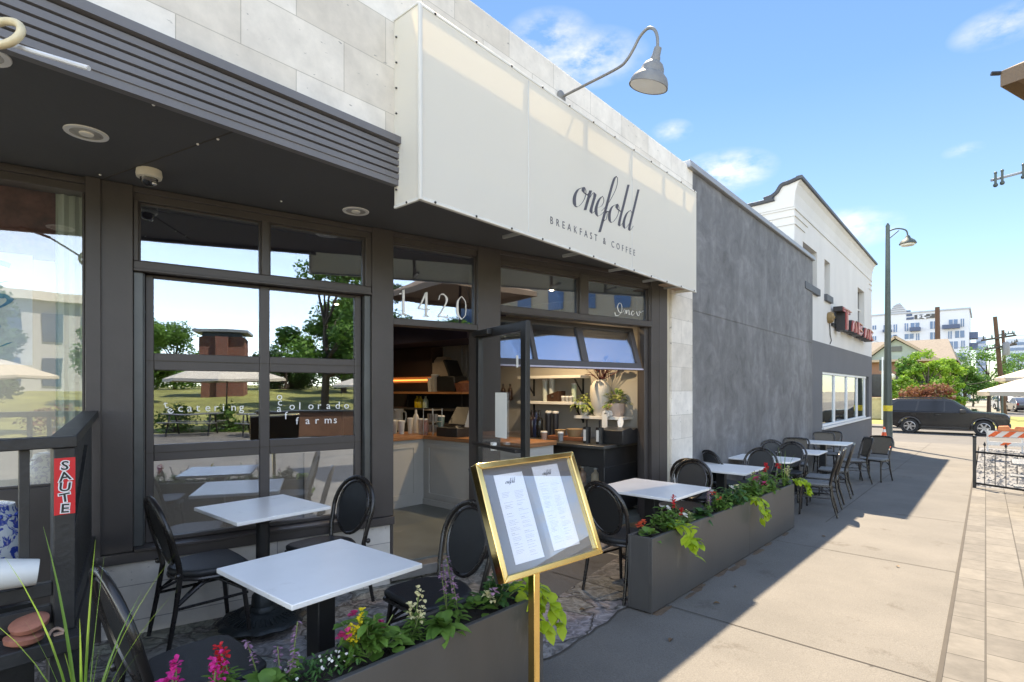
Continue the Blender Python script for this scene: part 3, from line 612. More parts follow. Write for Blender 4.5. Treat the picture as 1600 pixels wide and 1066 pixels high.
# ---- dome camera under the soffit
dc = thing('security_camera', 'white dome security camera fixed under the dark soffit', 'camera', (1.086, 3.983, 2.95))
b = mb(); b.lathe([(.001,0),(.068,-.0005),(.072,-.03),(.068,-.05),(.05,-.055)], 26); b.build('housing', mat('ivory plastic', (.68,.63,.52), .4), dc)
b = mb(); b.lathe([(.05,-.052),(.047,-.07),(.035,-.09),(.018,-.1),(.001,-.102)], 20); b.build('dome', mat('smoked dome', (.02,.02,.022), .08, spec=.8), dc)
b = mb(); b.ball((0.02,-.03,-.085), .016, 6); b.build('lens', mat('lens', (.5,.5,.52), .1, .8), dc)
# ================================================================= grey wall building
m = bpy.data.materials.new('smoked stucco'); NN, LL, P = nodes(m); M_stucco = m; P.inputs['Roughness'].default_value = .7
tcn = NN.new('ShaderNodeTexCoord')
def nz(scale, detail, stretch=None, dist=0.):
    n = NN.new('ShaderNodeTexNoise'); n.inputs['Scale'].default_value = scale; n.inputs['Detail'].default_value = detail; n.inputs['Roughness'].default_value = .6; n.inputs['Distortion'].default_value = dist
    if stretch:
        mp_ = NN.new('ShaderNodeMapping'); mp_.inputs['Scale'].default_value = stretch; LL.new(tcn.outputs['Object'], mp_.inputs[0]); LL.new(mp_.outputs[0], n.inputs['Vector'])
    else: LL.new(tcn.outputs['Object'], n.inputs['Vector'])
    return n
a = nz(1.1, 7, (1,1,.35), .6); c = nz(3.2, 8, None, .9)
ad = NN.new('ShaderNodeMath'); ad.operation = 'ADD'; LL.new(a.outputs[0], ad.inputs[0]); LL.new(c.outputs[0], ad.inputs[1])
hf = NN.new('ShaderNodeMath'); hf.operation = 'MULTIPLY'; hf.inputs[1].default_value = .5; LL.new(ad.outputs[0], hf.inputs[0])
cr = NN.new('ShaderNodeValToRGB'); e = cr.color_ramp.elements; e[0].position = .36; e[0].color = (.092,.09,.091,1); e[1].position = .68; e[1].color = (.235,.232,.235,1); x = e.new(.5); x.color = (.145,.143,.145,1)
g_ = nz(5, 6, (1,1,.07), .3); h_ = nz(14, 8, None, 1.5)
a3 = NN.new('ShaderNodeMath'); a3.operation = 'ADD'; LL.new(g_.outputs[0], a3.inputs[0]); LL.new(h_.outputs[0], a3.inputs[1])
a4 = NN.new('ShaderNodeMath'); a4.operation = 'MULTIPLY_ADD'; a4.inputs[1].default_value = .16; a4.inputs[2].default_value = -.16; LL.new(a3.outputs[0], a4.inputs[0])
a5 = NN.new('ShaderNodeMath'); a5.operation = 'ADD'; LL.new(hf.outputs[0], a5.inputs[0]); LL.new(a4.outputs[0], a5.inputs[1])
LL.new(a5.outputs[0], cr.inputs[0]); LL.new(cr.outputs[0], P.inputs['Base Color'])
f = nz(120, 3); bu = NN.new('ShaderNodeBump'); bu.inputs['Strength'].default_value = .25; bu.inputs['Distance'].default_value = .01; LL.new(f.outputs[0], bu.inputs['Height']); LL.new(bu.outputs[0], P.inputs['Normal'])
gb = thing('grey_building', 'low building with smoky grey stucco wall between the cafe and the white corner building', 'building')
b = mb(); b.box(7.185, 13.97, 3.0, 3.3, -.6, 2.635); b.box(7.185, 13.97, 3.0, 3.3, 2.65, 4.53); b.box(7.185, 13.97, 3.006, 3.3, 2.634, 2.651); b.build('wall', M_stucco, gb, smooth=False)
b = mb(); b.box(7.185, 13.97, 3.301, 14, 4.0, 4.2); b.build('roof', mat('roof felt', (.2,.2,.2), .9), gb)
M_cop = mat('coping metal', (.32,.33,.35), .45, .4, .08, 2)
b = mb(); b.box(7.0, 13.99, 2.955, 3.36, 4.531, 4.625); b.box(7.0, 13.99, 2.945, 2.955, 4.535, 4.61); b.box(10.6, 10.63, 2.94, 3.37, 4.53, 4.63); b.build('coping', M_cop, gb, bevel=.004)
# ================================================================= white corner building
wb = thing('corner_building', 'two storey white stucco corner building with curved cornice and grey painted base', 'building')
M_wst = mat('white stucco', (.60,.585,.555), .8, 0, .07, .8, .2, 110, stretch=(1,1,.4), wear=((.50,.47,.42), .68, 1.6))
M_gst = mat('grey stucco', (.125,.126,.132), .8, 0, .1, 1.5, .25, 110)
def wall_with_openings(b, u0, u1, z0, z1, v0, v1, ops):
    xs = sorted({u0, u1, *[q for o in ops for q in o[:2]]}); zs = sorted({z0, z1, *[q for o in ops for q in o[2:]]})
    for a, c in zip(xs[:-1], xs[1:]):
        for d, e_ in zip(zs[:-1], zs[1:]):
            if not any(o[0] <= (a+c)/2 <= o[1] and o[2] <= (d+e_)/2 <= o[3] for o in ops): b.box(a, c, v0, v1, d, e_)
ups = [(13.3,14.65,3.97,4.86),(15.45,16.1,3.97,4.86),(20.15,21.4,3.6,4.83)]
b = mb(); wall_with_openings(b, 12.6, 22.95, 2.735, 5.45, 3.05, 3.3, ups); b.box(12.6, 12.85, 3.3, 16, 2.0, 5.45); b.box(22.7, 22.95, 3.3, 16, 2.735, 5.45); b.build('upper_wall', M_wst, wb, smooth=False)
# flared cornice around the corner
prof = [(3.05,5.45),(3.05,5.55),(3.03,5.75),(2.98,5.92),(2.93,5.98),(2.93,6.0),(3.3,6.0),(3.3,5.45)]
b = mb(); b.prism(prof, 12.585, 23.0, 'x')
sw = [(3.3,5.45),(16,5.45),(16,5.62),(4.6,5.62),(4.0,5.66),(3.62,5.69),(3.45,5.74),(3.36,5.84),(3.3,5.93)]; b.prism(sw, 12.585, 12.84, 'x')
b.build('cornice', M_wst, wb, smooth=False)
b = mb(); b.box(12.53, 23.06, 2.885, 3.0, 5.998, 6.06); b.tube(crom([(12.57,2.93,6.03),(12.57,3.14,5.98),(12.57,3.30,5.95),(12.57,3.42,5.80),(12.57,3.65,5.735),(12.57,4.6,5.66),(12.57,16,5.65)],5), .045, 8); b.build('roof_edge', mat('slate flashing', (.06,.065,.075), .5), wb)
b = mb()
for z, u1 in ((5.40,22.97),(5.25,13.7),(5.08,13.45)):
    b.box(12.58, u1, 3.03, 3.05, z, z+.028); b.box(12.58, 12.6, 3.05, 9, z, z+.028)
    if z < 5.3: b.box(22.3, 22.97, 3.03, 3.05, z, z+.028)
b.build('string_course', M_wst, wb)
M_dk = mat('dark window', (.03,.035,.04), .2)
for o in ups:
    f = mb(); f.box(o[0]-.04, o[1]+.04, 2.98, 3.06, o[2]-.16, o[2]); f.build('sill', mat('slate sill', (.075,.08,.09), .6), wb, bevel=.006)
    b = mb(); b.box(o[0], o[1], 3.2, 3.26, o[2], o[3]); w = b.build('window', M_dk, wb)
    b = mb(); b.bar((o[0]+.03,3.19,o[2]),(o[0]+.03,3.19,o[3]),.05); b.bar((o[0],3.19,(o[2]+o[3])/2),(o[1],3.19,(o[2]+o[3])/2),.04); b.build('sash', M_wst, w)
LW = (15.2, 22.3, .645, 2.02)
b = mb(); wall_with_openings(b, 13.971, 22.95, -1.2, 2.735, 3.045, 3.3, [LW]); b.box(22.7, 22.95, 3.3, 16, -1.2, 2.735); b.build('base_wall', M_gst, wb, smooth=False)
M_alu = mat('white aluminium', (.68,.69,.70), .4, .1, .04, 5)
b = mb(); us = [15.2, 16.85, 18.6, 20.3, 21.75]
for q in us: b.box(q-.06, q+.06, 3.08, 3.16, .70, 1.96)
b.box(15.2, 21.8, 3.06, 3.17, .645, .70); b.box(15.2, 21.8, 3.06, 3.17, 1.96, 2.02)
wn = b.build('ribbon_window', M_alu, wb, bevel=.005)
M_teal = glass('teal glass', .28, (.45,.68,.66))
for a, c in zip(us[:-1], us[1:]):
    b = mb(); b.box(a+.06, c-.06, 3.11, 3.118, .70, 1.96); b.build('pane', M_teal, wn, smooth=False)
b = mb(); b.box(15.15, 22.4, 3.0, 3.06, .59, .645); b.build('sill', M_alu, wn)
b = mb(); b.box(21.82, 22.3, 3.1, 3.2, .645, 2.02); b.build('side_panel', mat('dark panel', (.03,.032,.04), .4), wn)
b = mb(); b.box(15.2, 22.3, 3.9, 3.95, .3, 2.3); b.build('blind', mat('grey blind', (.3,.36,.36), .8), wn)
b = mb(); b.box(13.97, 22.7, 3.5, 15.9, 5.2, 5.4); b.build('roof', mat('roof felt', (.2,.2,.2), .9), wb)
b = mb(); b.bar((23.0,3.4,4.0),(23.35,3.3,4.0),.03); b.ball((23.4,3.28,4.0), .07, 6); b.build('bracket_lamp', M_black, wb)
# channel letter sign
sg = thing('letter_sign', 'red channel letter sign with black sides on the white corner building', 'sign', (16.0, 3.05, 3.2))
M_red = mat('faded red enamel', (.30,.02,.018), .4, 0, .3, 6); M_neon = mat('neon tube off', (.62,.36,.32), .25)
blk = mat('letter black side', (.025,.022,.024), .5)
def letter(poly, s, h, x, z, hole=None):
    ps_ = [(x+a*s, z+c*h) for a, c in poly]
    b = mb(Matrix.Translation((-16.0, -3.05, -3.2))); b.prism(ps_, 2.79, 3.0, 'y'); l = b.build('letter', blk, sg, smooth=False)
    cxm = sum(p[0] for p in ps_)/len(ps_); czm = sum(p[1] for p in ps_)/len(ps_)
    b = mb(Matrix.Translation((-16.0, -3.05, -3.2))); b.prism([(cxm+(p[0]-cxm)*.9, czm+(p[1]-czm)*.93) for p in ps_], 2.775, 2.789, 'y'); b.build('letter_face', M_red, l, smooth=False)
    return l
def neon(l, lines, s, h, x, z):
    for q in lines:
        b = mb(Matrix.Translation((-16.0, -3.05, -3.2))); b.tube([(x+p.x*s, 2.757, z+p.y*h) for p in crom(q, 5)], .016, 6); b.build('neon_tube', M_neon, l)
T_ = [(0,.8),(0,1),(1,1),(1,.8),(.66,.8),(.66,0),(.34,0),(.34,.8)]
A_ = [(0,0),(.0,.45),(.15,.95),(.5,1),(.85,.95),(1,.45),(1,0),(.62,0),(.62,.3),(.38,.3),(.38,0)]
B_ = [(0,0),(0,1),(.7,1),(.95,.8),(.8,.55),(1,.3),(.75,0)]
R_ = [(0,0),(0,1),(.75,1),(1,.75),(.7,.5),(1,0),(.65,0),(.35,.4),(.35,0)]
l = letter(T_, 1.1, .60, 16.2, 3.14); neon(l, [[(.5,.95),(.5,.5),(.5,.06)],[(.06,.9),(.5,.92),(.94,.9)]], 1.1, .60, 16.2, 3.14)
l = letter(A_, .75, .34, 17.4, 3.18); neon(l, [[(.1,.05),(.2,.6),(.5,.9),(.8,.6),(.9,.05)]], .75, .34, 17.4, 3.18)
l = letter(B_, 1.0, .38, 18.3, 3.17); neon(l, [[(.15,.05),(.15,.5),(.15,.92)],[(.15,.92),(.75,.8),(.2,.5),(.8,.28),(.15,.06)]], 1.0, .38, 18.3, 3.17)
l = letter(A_, .8, .33, 19.45, 3.16); neon(l, [[(.1,.05),(.2,.6),(.5,.9),(.8,.6),(.9,.05)]], .8, .33, 19.45, 3.16)
l = letter(R_, .8, .36, 20.4, 3.15); neon(l, [[(.15,.05),(.15,.5),(.15,.9)],[(.15,.9),(.8,.75),(.3,.5),(.85,.05)]], .8, .36, 20.4, 3.15)
b = mb(Matrix.Translation((-16.0, -3.05, -3.2))); b.box(21.3,21.6,2.88,2.95,3.25,3.4); b.build('end_badge', M_black, sg)
b = mb(Matrix.Translation((-16.0, -3.05, -3.2))); b.box(16.2, 21.2, 3.0, 3.048, 3.24, 3.32); b.build('raceway', M_black, sg)
b = mb(Matrix.Translation((-16.0, -3.05, -3.2)) @ Matrix.Translation((15.85,3.05,3.42)) @ Matrix.Rotation(R(90),4,'X')); b.lathe([(.14,0),(.15,.06),(.12,.12),(.05,.13),(.03,.16)], 16); b.build('junction_box', mat('rusty steel', (.24,.16,.07), .7, .2, .3, 9), sg)
b = mb(Matrix.Translation((-16.0, -3.05, -3.2))); b.tube([(15.95,3.03,3.3),(16.0,3.03,3.0),(16.1,3.02,2.85),(16.0,3.03,2.76)], .012, 5); b.build('cable', M_black, sg)
# ================================================================= street lamp at the corner
M_gpole = mat('green grey pole', (.060,.078,.070), .5, .2, .15, 3)
sl = thing('street_lamp', 'tall green steel street lamp with bell shaped head at the sidewalk corner', 'street lamp', (23.68, 2.66, gz(23.68)))
zb = -gz(23.9)
b = mb(); b.lathe([(.20,-.05),(.20,.18),(.15,.26),(.142,1.0),(.105,3.5),(.065,7.9),(.07,7.95),(.02,8.05)], 16); b.build('pole', M_gpole, sl)
b = mb(); b.tube(crom([(0,0,7.75),(.2,-.25,7.85),(.38,-.5,7.78),(.42,-.55,7.55)], 5), .025, 8); b.tube([(0,0,7.45),(.25,-.3,7.78)], .018, 6); b.build('arm', M_gpole, sl)
b = mb(Matrix.Translation((.42,-.55,7.3))); b.lathe([(.04,.3),(.07,.26),(.09,.2),(.22,.1),(.27,0),(.25,-.02),(.2,.06),(.02,.1)], 20); b.build('lamp_head', M_gpole, sl)
b = mb(Matrix.Translation((.42,-.55,7.3))); b.lathe([(.23,.0),(.2,-.07),(.02,-.1)], 16); b.build('lens', mat('lamp lens', (.6,.6,.55), .3), sl)
b = mb(); b.lathe([(.144,1.28),(.147,1.48),(.14,1.48)], 16); b.build('tape_band', mat('yellow tape', (.62,.50,.04), .5, 0, .3, 18), sl)
# traffic cone
def cone(loc, label):
    t = thing('traffic_cone', label, 'traffic cone', loc)
    b = mb(); b.box(-.19,.19,-.19,.19,0,.035); b.build('base', mat('cone orange', (.80,.11,.03), .5), t, bevel=.01)
    b = mb(); b.lathe([(.145,.035),(.10,.30),(.095,.31)], 18); b.lathe([(.082,.42),(.06,.55)], 18); b.lathe([(.045,.64),(.03,.72),(.025,.72)], 18); b.build('body', mat('cone orange', (.80,.11,.03), .5), t)
    b = mb(); b.lathe([(.0965,.305),(.081,.425)], 18); b.lathe([(.061,.545),(.045,.645)], 18); b.build('reflective_bands', M_white, t)
cone((23.1, 2.70, gz(23.1)), 'orange traffic cone at the foot of the green street lamp')
# ================================================================= cafe interior
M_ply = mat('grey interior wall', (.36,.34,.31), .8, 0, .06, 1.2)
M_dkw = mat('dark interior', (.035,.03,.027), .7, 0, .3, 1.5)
M_wood = mat('oak counter', (.33,.15,.065), .4, 0, .3, 5, stretch=(1,1,8))
M_cpanel = mat('counter panel', (.46,.45,.42), .55, 0, .05, 3)
M_steel = mat('brushed steel', (.45,.45,.45), .3, .9, .1, 6)
room = thing('cafe_room', 'dim cafe room with grey walls and dark ceiling behind the open door', 'room')
b = mb(); b.prism([(.95,4.5),(6.52,3.1),(6.52,12),(.95,12)], -.05, .016, 'z'); b.build('floor', mat('sealed concrete floor', (.14,.15,.135), .32, 0, .3, 1.3, wear=((.24,.24,.22), .64, 2)), room, smooth=False)
b = mb(); b.box(6.47, 6.53, 3.13, 12, 0, 2.85); b.build('side_wall', M_ply, room)
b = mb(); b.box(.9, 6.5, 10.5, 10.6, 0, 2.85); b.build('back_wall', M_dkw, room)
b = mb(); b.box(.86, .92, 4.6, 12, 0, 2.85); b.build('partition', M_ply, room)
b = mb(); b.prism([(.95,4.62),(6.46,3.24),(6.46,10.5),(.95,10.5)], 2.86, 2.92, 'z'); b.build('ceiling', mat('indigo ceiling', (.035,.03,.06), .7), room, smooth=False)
M_lit = emis('lit bulb', (1, .86, .68), 5)
def bulb(loc, label, r=.035, watt=0, col=(1,.8,.55)):
    t = thing('ceiling_spot', label, 'lamp', loc, 0, 'lit ceiling spots inside the cafe')
    b = mb(); b.lathe([(r*1.5,.0),(r*1.5,-.01),(r,-.012)], 14); b.build('ring', M_white, t)
    b = mb(); b.lathe([(.001,-.012),(r,-.0125),(r*.6,-.02)], 12); b.build('lamp_face', M_lit, t)
    if watt:
        l = bpy.data.lights.new('spot_light', 'SPOT'); l.energy = watt; l.color = col; l.shadow_soft_size = .02; l.spot_size = R(150); l.spot_blend = .8
        o = bpy.data.objects.new('spot_light', l); C.objects.link(o); o.parent = t; o.location = (0,0,-.03)
def at_z(px, py, z): q = pz(px, py, z); return (q.x, q.y, z)
bulb(at_z(643,522.5,2.855), 'small lit ceiling spot seen at upper left of the open doorway', .04, 16)
bulb(at_z(739,532,2.855), 'small lit ceiling spot seen beside the raised door closer', .04, 16)
bulb((5.6,4.2,2.855), 'lit ceiling spot above the shelves with cups and bottles', .03, 26)
bulb((4.4,7.3,2.855), 'lit ceiling spot above the till on the oak counter', .03, 16)
fl = thing('flush_light', 'oval flush light on the dark ceiling just inside the entrance', 'lamp', at_z(735,524,2.85)[:2] + (2.858,))
# counter: two runs meeting at a corner
ct = thing('counter', 'L shaped serving counter with white panels and oak top', 'counter', (4.8, 5.78, .016))
CI = Matrix.Translation((-4.8,-5.78,-.016))
b = mb(CI); b.prism([(1.2,5.92),(4.80,5.78),(4.80,3.95),(5.3,3.95),(5.3,6.4),(1.2,6.5)], .016, .9, 'z'); b.build('base', M_cpanel, ct, smooth=False)
b = mb(CI); b.prism([(1.2,5.88),(4.77,5.74),(4.77,3.92),(5.33,3.92),(5.33,6.45),(1.2,6.55)], .901, .95, 'z'); b.build('counter_top', M_wood, ct, bevel=.004, smooth=False)
b = mb(CI)
for u0, u1 in ((3.1,3.9),(3.95,4.68)):
    v = 5.78 + .14*(4.8-(u0+u1)/2)/3.6 - .012
    for a in ((u0,u0+.05,.12,.85),(u1-.05,u1,.12,.85),(u0+.05,u1-.05,.12,.18),(u0+.05,u1-.05,.79,.85)): b.box(a[0],a[1],v-.008,v+.02,a[2],a[3])
for v0, v1 in ((4.0,4.8),(4.85,5.7)):
    for a in ((v0,v0+.05,.12,.85),(v1-.05,v1,.12,.85),(v0+.05,v1-.05,.12,.18),(v0+.05,v1-.05,.79,.85)): b.box(4.788,4.80,a[0],a[1],a[2],a[3])
b.box(4.785,4.8,3.95,5.78,.016,.09)
b.build('panel_moulding', M_cpanel, ct)
M_cl = glass('bar glass', .15, (.9,.93,.93))
def bottle(loc, label, h=.26, r=.035, c=(.05,.03,.02), group='bottles and cups in the cafe', cat='bottle', capc=(.02,.02,.02), name='bottle'):
    t = thing(name, label, cat, loc, 0, group)
    b = mb(); b.lathe([(r*.9,0),(r,.01),(r,h*.6),(r*.75,h*.7),(r*.36,h*.78),(r*.34,h*.93)], 14); b.build('body', mat('bottle %.2f %.2f %.2f' % c, c, .18), t)
    b = mb(); b.lathe([(r*.4,h*.93),(r*.4,h)], 12); b.build('cap', mat('cap %.2f' % capc[0], capc, .4), t)
def cup(loc, label, h=.12, r=.045, c=(.6,.6,.58), n=1, name='cup', cat='cup', group='bottles and cups in the cafe'):
    t = thing(name, label, cat, loc, 0, group)
    b = mb(); b.lathe([(r*.75,0),(r,h),(r*.93,h),(r*.7,.01)], 14); b.build('body', mat('cup %.2f %.2f %.2f' % c, c, .4), t)
    b = mb(); b.lathe([(r*1.04,h),(r*1.04,h+.012),(r*.9,h+.02)], 14); b.build('lid', mat('cup lid', (.7,.7,.7), .4), t)
def at_u(px, py, u): q = pu(px, py, u); return (q.x, q.y, q.z)
def on_top(px, z=.951, u=4.95): q = pu(px, 610, u); return (u, q.y, z)
bottle(on_top(650), 'tall white flask on the oak counter left of the salt shakers', .36, .045, (.62,.6,.56), cat='flask', name='flask')
for i, (px, c, d) in enumerate(((641,(.6,.58,.54),'white'),(657,(.5,.44,.36),'cream'),(665,(.62,.32,.26),'pink'))):
    cup(on_top(px, u=4.86), '%s jar in the row of three on the oak counter' % d, .2, .04, c, name='jar', cat='jar')
t = thing('cup_rack', 'wire rack of metal cups on the oak counter beside the till', 'rack', on_top(676, u=4.9))
b = mb()
for x in (-.08,.08):
    for y in (-.1,.1): b.tube([(x,y,0),(x,y,.36)], .006, 6)
for z in (.03,.18,.34): b.tube([(-.08,-.1,z),(.08,-.1,z),(.08,.1,z),(-.08,.1,z)], .005, 6, True)
b.build('frame', M_steel, t)
for z in (.035,.185):
    for y in (-.05,.05):
        b = mb(); b.lathe([(.03,z),(.042,z+.1),(.038,z+.1)], 12, (0,y,0)); b.build('cup', M_steel, t)
for px, d in ((616,'leftmost'),(627,'second')):
    cup(on_top(px, u=4.7), '%s water glass at the left end of the oak counter' % d, .17, .05, (.5,.53,.55), name='water_glass', cat='glass')
    C.objects[-1]
t = thing('water_pitcher', 'grey pitcher standing behind the water glasses on the counter', 'pitcher', on_top(620, u=5.15))
b = mb(); b.lathe([(.08,0),(.1,.1),(.09,.25),(.11,.32),(.1,.32),(.08,.2),(.07,.02)], 16); b.build('body', mat('grey glass', (.3,.32,.33), .2), t); b = mb(); b.tube(crom([(.09,0,.28),(.17,0,.26),(.16,0,.12),(.1,0,.08)],5), .012, 6); b.build('handle', mat('grey glass', (.3,.32,.33), .2), t)
# till
t = thing('till', 'black point of sale till with tilted screen on the oak counter', 'till', on_top(715, u=5.0))
b = mb(); b.box(-.2,.2,-.2,.2,0,.12); b.build('cash_drawer', M_black, t, bevel=.006)
b = mb(Matrix.Translation((-.02,0,.13)) @ Matrix.Rotation(R(35),4,'Y')); b.box(-.015,.015,-.17,.17,.02,.3); b.build('screen', mat('screen', (.012,.012,.014), .5), t, bevel=.005)
b = mb(); b.bar((0,0,.1),(.08,0,.25),.05); b.build('stand', M_steel, t)
b = mb(Matrix.Translation((-.05,-.24,.13)) @ Matrix.Rotation(R(20),4,'Y')); b.box(-.008,.008,-.05,.05,0,.26); b.build('card_reader', M_white, t, bevel=.003)
cup(on_top(688, u=5.05), 'teal glass jar between cup rack and till', .24, .06, (.12,.2,.2), name='jar', cat='jar')
# back bar along the side wall behind the counter
t = thing('back_bar', 'dark back bar along the wall with two shelves and a glowing amber strip', 'shelving', (6.2, 7.2, 0))
BI = Matrix.Translation((-6.2,-7.2,0))
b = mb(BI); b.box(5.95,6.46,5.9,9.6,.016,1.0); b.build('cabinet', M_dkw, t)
b = mb(BI); b.box(5.98,6.46,6.25,8.15,1.50,1.535); b.build('shelf', M_wood, t); b = mb(BI); b.box(6.05,6.46,6.6,8.3,1.22,1.25); b.build('shelf', M_dkw, t)
b = mb(BI); b.box(6.40,6.44,7.35,9.3,1.735,1.76); b.build('strip_light', emis('amber strip', (1,.28,.07), .5), t)
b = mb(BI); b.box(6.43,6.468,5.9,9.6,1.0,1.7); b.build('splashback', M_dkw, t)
b = mb(BI); b.box(6.2,6.46,7.25,9.6,1.80,2.32); b.build('wall_cupboard', mat('brown board', (.05,.026,.018), .6, 0, .2, 3), t, bevel=.005)
b = mb(BI); b.box(5.6,6.46,5.75,10.4,2.33,2.855); b.build('bulkhead', mat('indigo ceiling', (.035,.03,.06), .7), t)
for q in (6.5, 7.9): b = mb(BI); b.bar((6.2,q,1.25),(6.2,q,1.5),.03); b.build('bracket', M_black, t)
def sh(px, z, u=6.2): q = pu(px, 610, u); return (u, q.y, z)
for px, d, c in ((652,'yellow squeeze bottle left on the lower back bar shelf',(.62,.42,.03)),(657,'yellow squeeze bottle beside the milk bottle on the back bar',(.6,.45,.05)),(665,'pale green milk bottle on the lower back bar shelf',(.5,.58,.45))): bottle(sh(px,1.251), d, .22, .05, c)
t = thing('coffee_machine', 'dark coffee machine with tilted lid on the upper back bar shelf', 'machine', sh(706,1.536))
b = mb(); b.box(-.15,.15,-.22,.22,0,.26); b.build('body', M_black, t, bevel=.02); b = mb(Matrix.Translation((0,-.1,.26)) @ Matrix.Rotation(R(-28),4,'X')); b.box(-.15,.15,-.02,.02,0,.3); b.build('lid', M_black, t, bevel=.006)
t = thing('carton', 'pale cardboard carton on the upper back bar shelf', 'box', sh(693,1.536,6.32)); b = mb(); b.box(-.1,.1,-.22,.22,0,.5); b.build('carton', mat('cardboard pale', (.42,.34,.27), .8), t, bevel=.005); b = mb(); b.prism([(-.22,.5),(.22,.5),(.1,.6),(-.1,.6)], -.06, .06, 'x'); b.build('flap', mat('cardboard pale', (.42,.34,.27), .8), t)
cup(sh(673,1.536), 'white paper cup at the left of the upper back bar shelf', .22, .06, (.6,.58,.54)); cup(sh(681,1.536), 'clear glass jar on the upper back bar shelf', .28, .08, (.4,.4,.4), name='jar', cat='jar')
t = thing('basket', 'woven red brown basket at right of the upper back bar shelf', 'basket', sh(729,1.536,6.2)); b = mb(); b.lathe([(.16,0),(.2,.14),(.19,.14),(.15,.02)], 18); b.build('bowl', mat('wicker', (.2,.075,.045), .7, 0, .4, 40, .4, 90), t); b = mb(); b.ball((0,0,.12), .16, 8, (1,1,.4)); b.build('contents', mat('crust', (.3,.12,.06), .8, 0, .4, 12), t)
t = thing('wall_pipes', 'pale conduit pipes rising on the cafe wall above the basket', 'pipes', sh(722,1.7,6.44))
for i, dy in enumerate((.5,.05,-.06,-.15)):
    b = mb(); b.tube([(0,dy,-.05 if i else .2),(0,dy-.05,.2 if i else .35),(0,dy-.05,.62)], .016, 6); b.build('pipe', M_steel, t)
# black fridge bench at the open window
fb = thing('fridge_bench', 'black worktop fridge with glass doors inside the open window', 'fridge', (5.55, 3.42, .016))
FI = Matrix.Translation((-5.55,-3.42,-.016))
b = mb(FI); b.box(5.60,6.44,3.42,5.6,.62+.016,.86); b.box(5.60,6.44,3.42,3.50,.1,.64); b.box(5.62,6.44,3.42,5.6,.06,.12); b.box(6.38,6.44,3.42,5.6,.1,.66)
for v in (4.12,4.2,4.85,4.9,5.55): b.box(5.60,5.66,v,v+.05,.1,.64)
b.build('cabinet', M_black, fb, bevel=.006)
b = mb(FI); b.box(5.53,6.45,3.38,5.65,.862,.90); b.build('worktop', mat('dark steel top', (.10,.10,.10), .3, .6, .15, 4), fb, bevel=.006)
for v0, v1 in ((3.5,4.12),(4.25,4.85),(4.95,5.55)):
    b = mb(FI); b.box(5.60,5.605,v0,v1,.12,.63); b.build('door_glass', M_glass2, fb)
b = mb(FI); b.box(5.66,6.35,3.52,5.5,.36,.375); b.build('shelf', M_steel, fb)
for i, (v, z, c, d) in enumerate(((3.75,.125,(.55,.03,.03),'red sauce bottle standing front left in the black fridge'),(3.92,.125,(.55,.03,.05),'red sauce bottle standing right of another in the black fridge'),(3.7,.38,(.5,.4,.25),'beige tub on the upper fridge shelf'),(3.9,.38,(.35,.18,.1),'brown tub on the upper fridge shelf'))):
    bottle((5.85, v, z), d, .2, .055, c, capc=(.5,.5,.5))
# shelves on the grey side wall
def wshelf(v0, v1, z, label, br=True):
    t = thing('wall_shelf', label, 'shelf', (6.47, (v0+v1)/2, z), 0, 'white shelves on the grey cafe wall')
    w = (v1-v0)/2
    b = mb(); b.box(-.26,0,-w,w,-.04,0); b.build('board', M_white, t, bevel=.003)
    if br:
        for s in (-w+.12, w-.12):
            b = mb(); b.bar((-.01,s,-.3),(-.01,s,-.04),.02); b.bar((-.22,s,-.05),(-.01,s,-.28),.016); b.build('bracket', M_black, t)
wshelf(4.17, 5.3, 1.77, 'top white wall shelf under the raised window'); wshelf(4.17, 5.3, 1.40, 'middle white wall shelf holding glasses and a dark box'); wshelf(3.52, 4.28, 1.215, 'short white wall shelf carrying the white vase', False)
def wi(px, z, u=6.33): q = pu(px, 610, u); return (u, q.y, z)
vs_ = thing('vase', 'large white ceramic vase with dark red foliage on the wall shelf', 'vase', wi(938, 1.216))
b = mb(); b.lathe([(.075,0),(.085,.02),(.125,.16),(.142,.3),(.135,.4),(.095,.46),(.075,.475),(.08,.49),(.068,.49),(.06,.46)], 24); b.build('body', mat('ceramic white', (.62,.59,.54), .35, 0, .06, 4), vs_)
M_mar = leafmat('maroon leaf', (.05,.015,.018), (.13,.03,.035), .2, 9)
rr = random.Random(21); b = mb()
for i in range(26):
    a = rr.uniform(0, 6.28); e_ = rr.uniform(.3, 1.2); d = V((math.cos(a)*math.cos(e_), math.sin(a)*math.cos(e_), math.sin(e_))); L0 = rr.uniform(.12,.3)
    p = V((0,0,.47)); b.tube([p, p+d*L0], .004, 5); b.leaf(p+d*L0, d, rr.uniform(.1,.2), rr.uniform(.04,.07), .4)
b.build('foliage', M_mar, vs_)
M_var = leafmat('variegated leaf', (.08,.17,.04), (.42,.45,.16), .25, 14)
def potplant(loc, label, h, r, potc, spread, n, seed, hang=.5):
    t = thing('potted_plant', label, 'plant', loc); rr = random.Random(seed)
    b = mb(); b.lathe([(r*.75,0),(r,h*.35),(r*1.02,h),(r*.9,h),(r*.85,h*.8)], 20); b.build('pot', mat('pot %.2f' % potc[1], potc, .5), t)
    b = mb()
    for i in range(n):
        a = rr.uniform(0,6.28); e_ = rr.uniform(-.2,1.3); d = V((math.cos(a)*math.cos(e_), math.sin(a)*math.cos(e_), math.sin(e_))); L0 = rr.uniform(.3,1)*spread
        b.leaf(V((0,0,h))+d*L0*.7, d, rr.uniform(.06,.1), rr.uniform(.04,.06), hang)
    b.build('foliage', M_var, t)
potplant(wi(963,1.216), 'leafy variegated plant in a blush pot right of the white vase', .17, .11, (.52,.40,.34), .24, 90, 4)
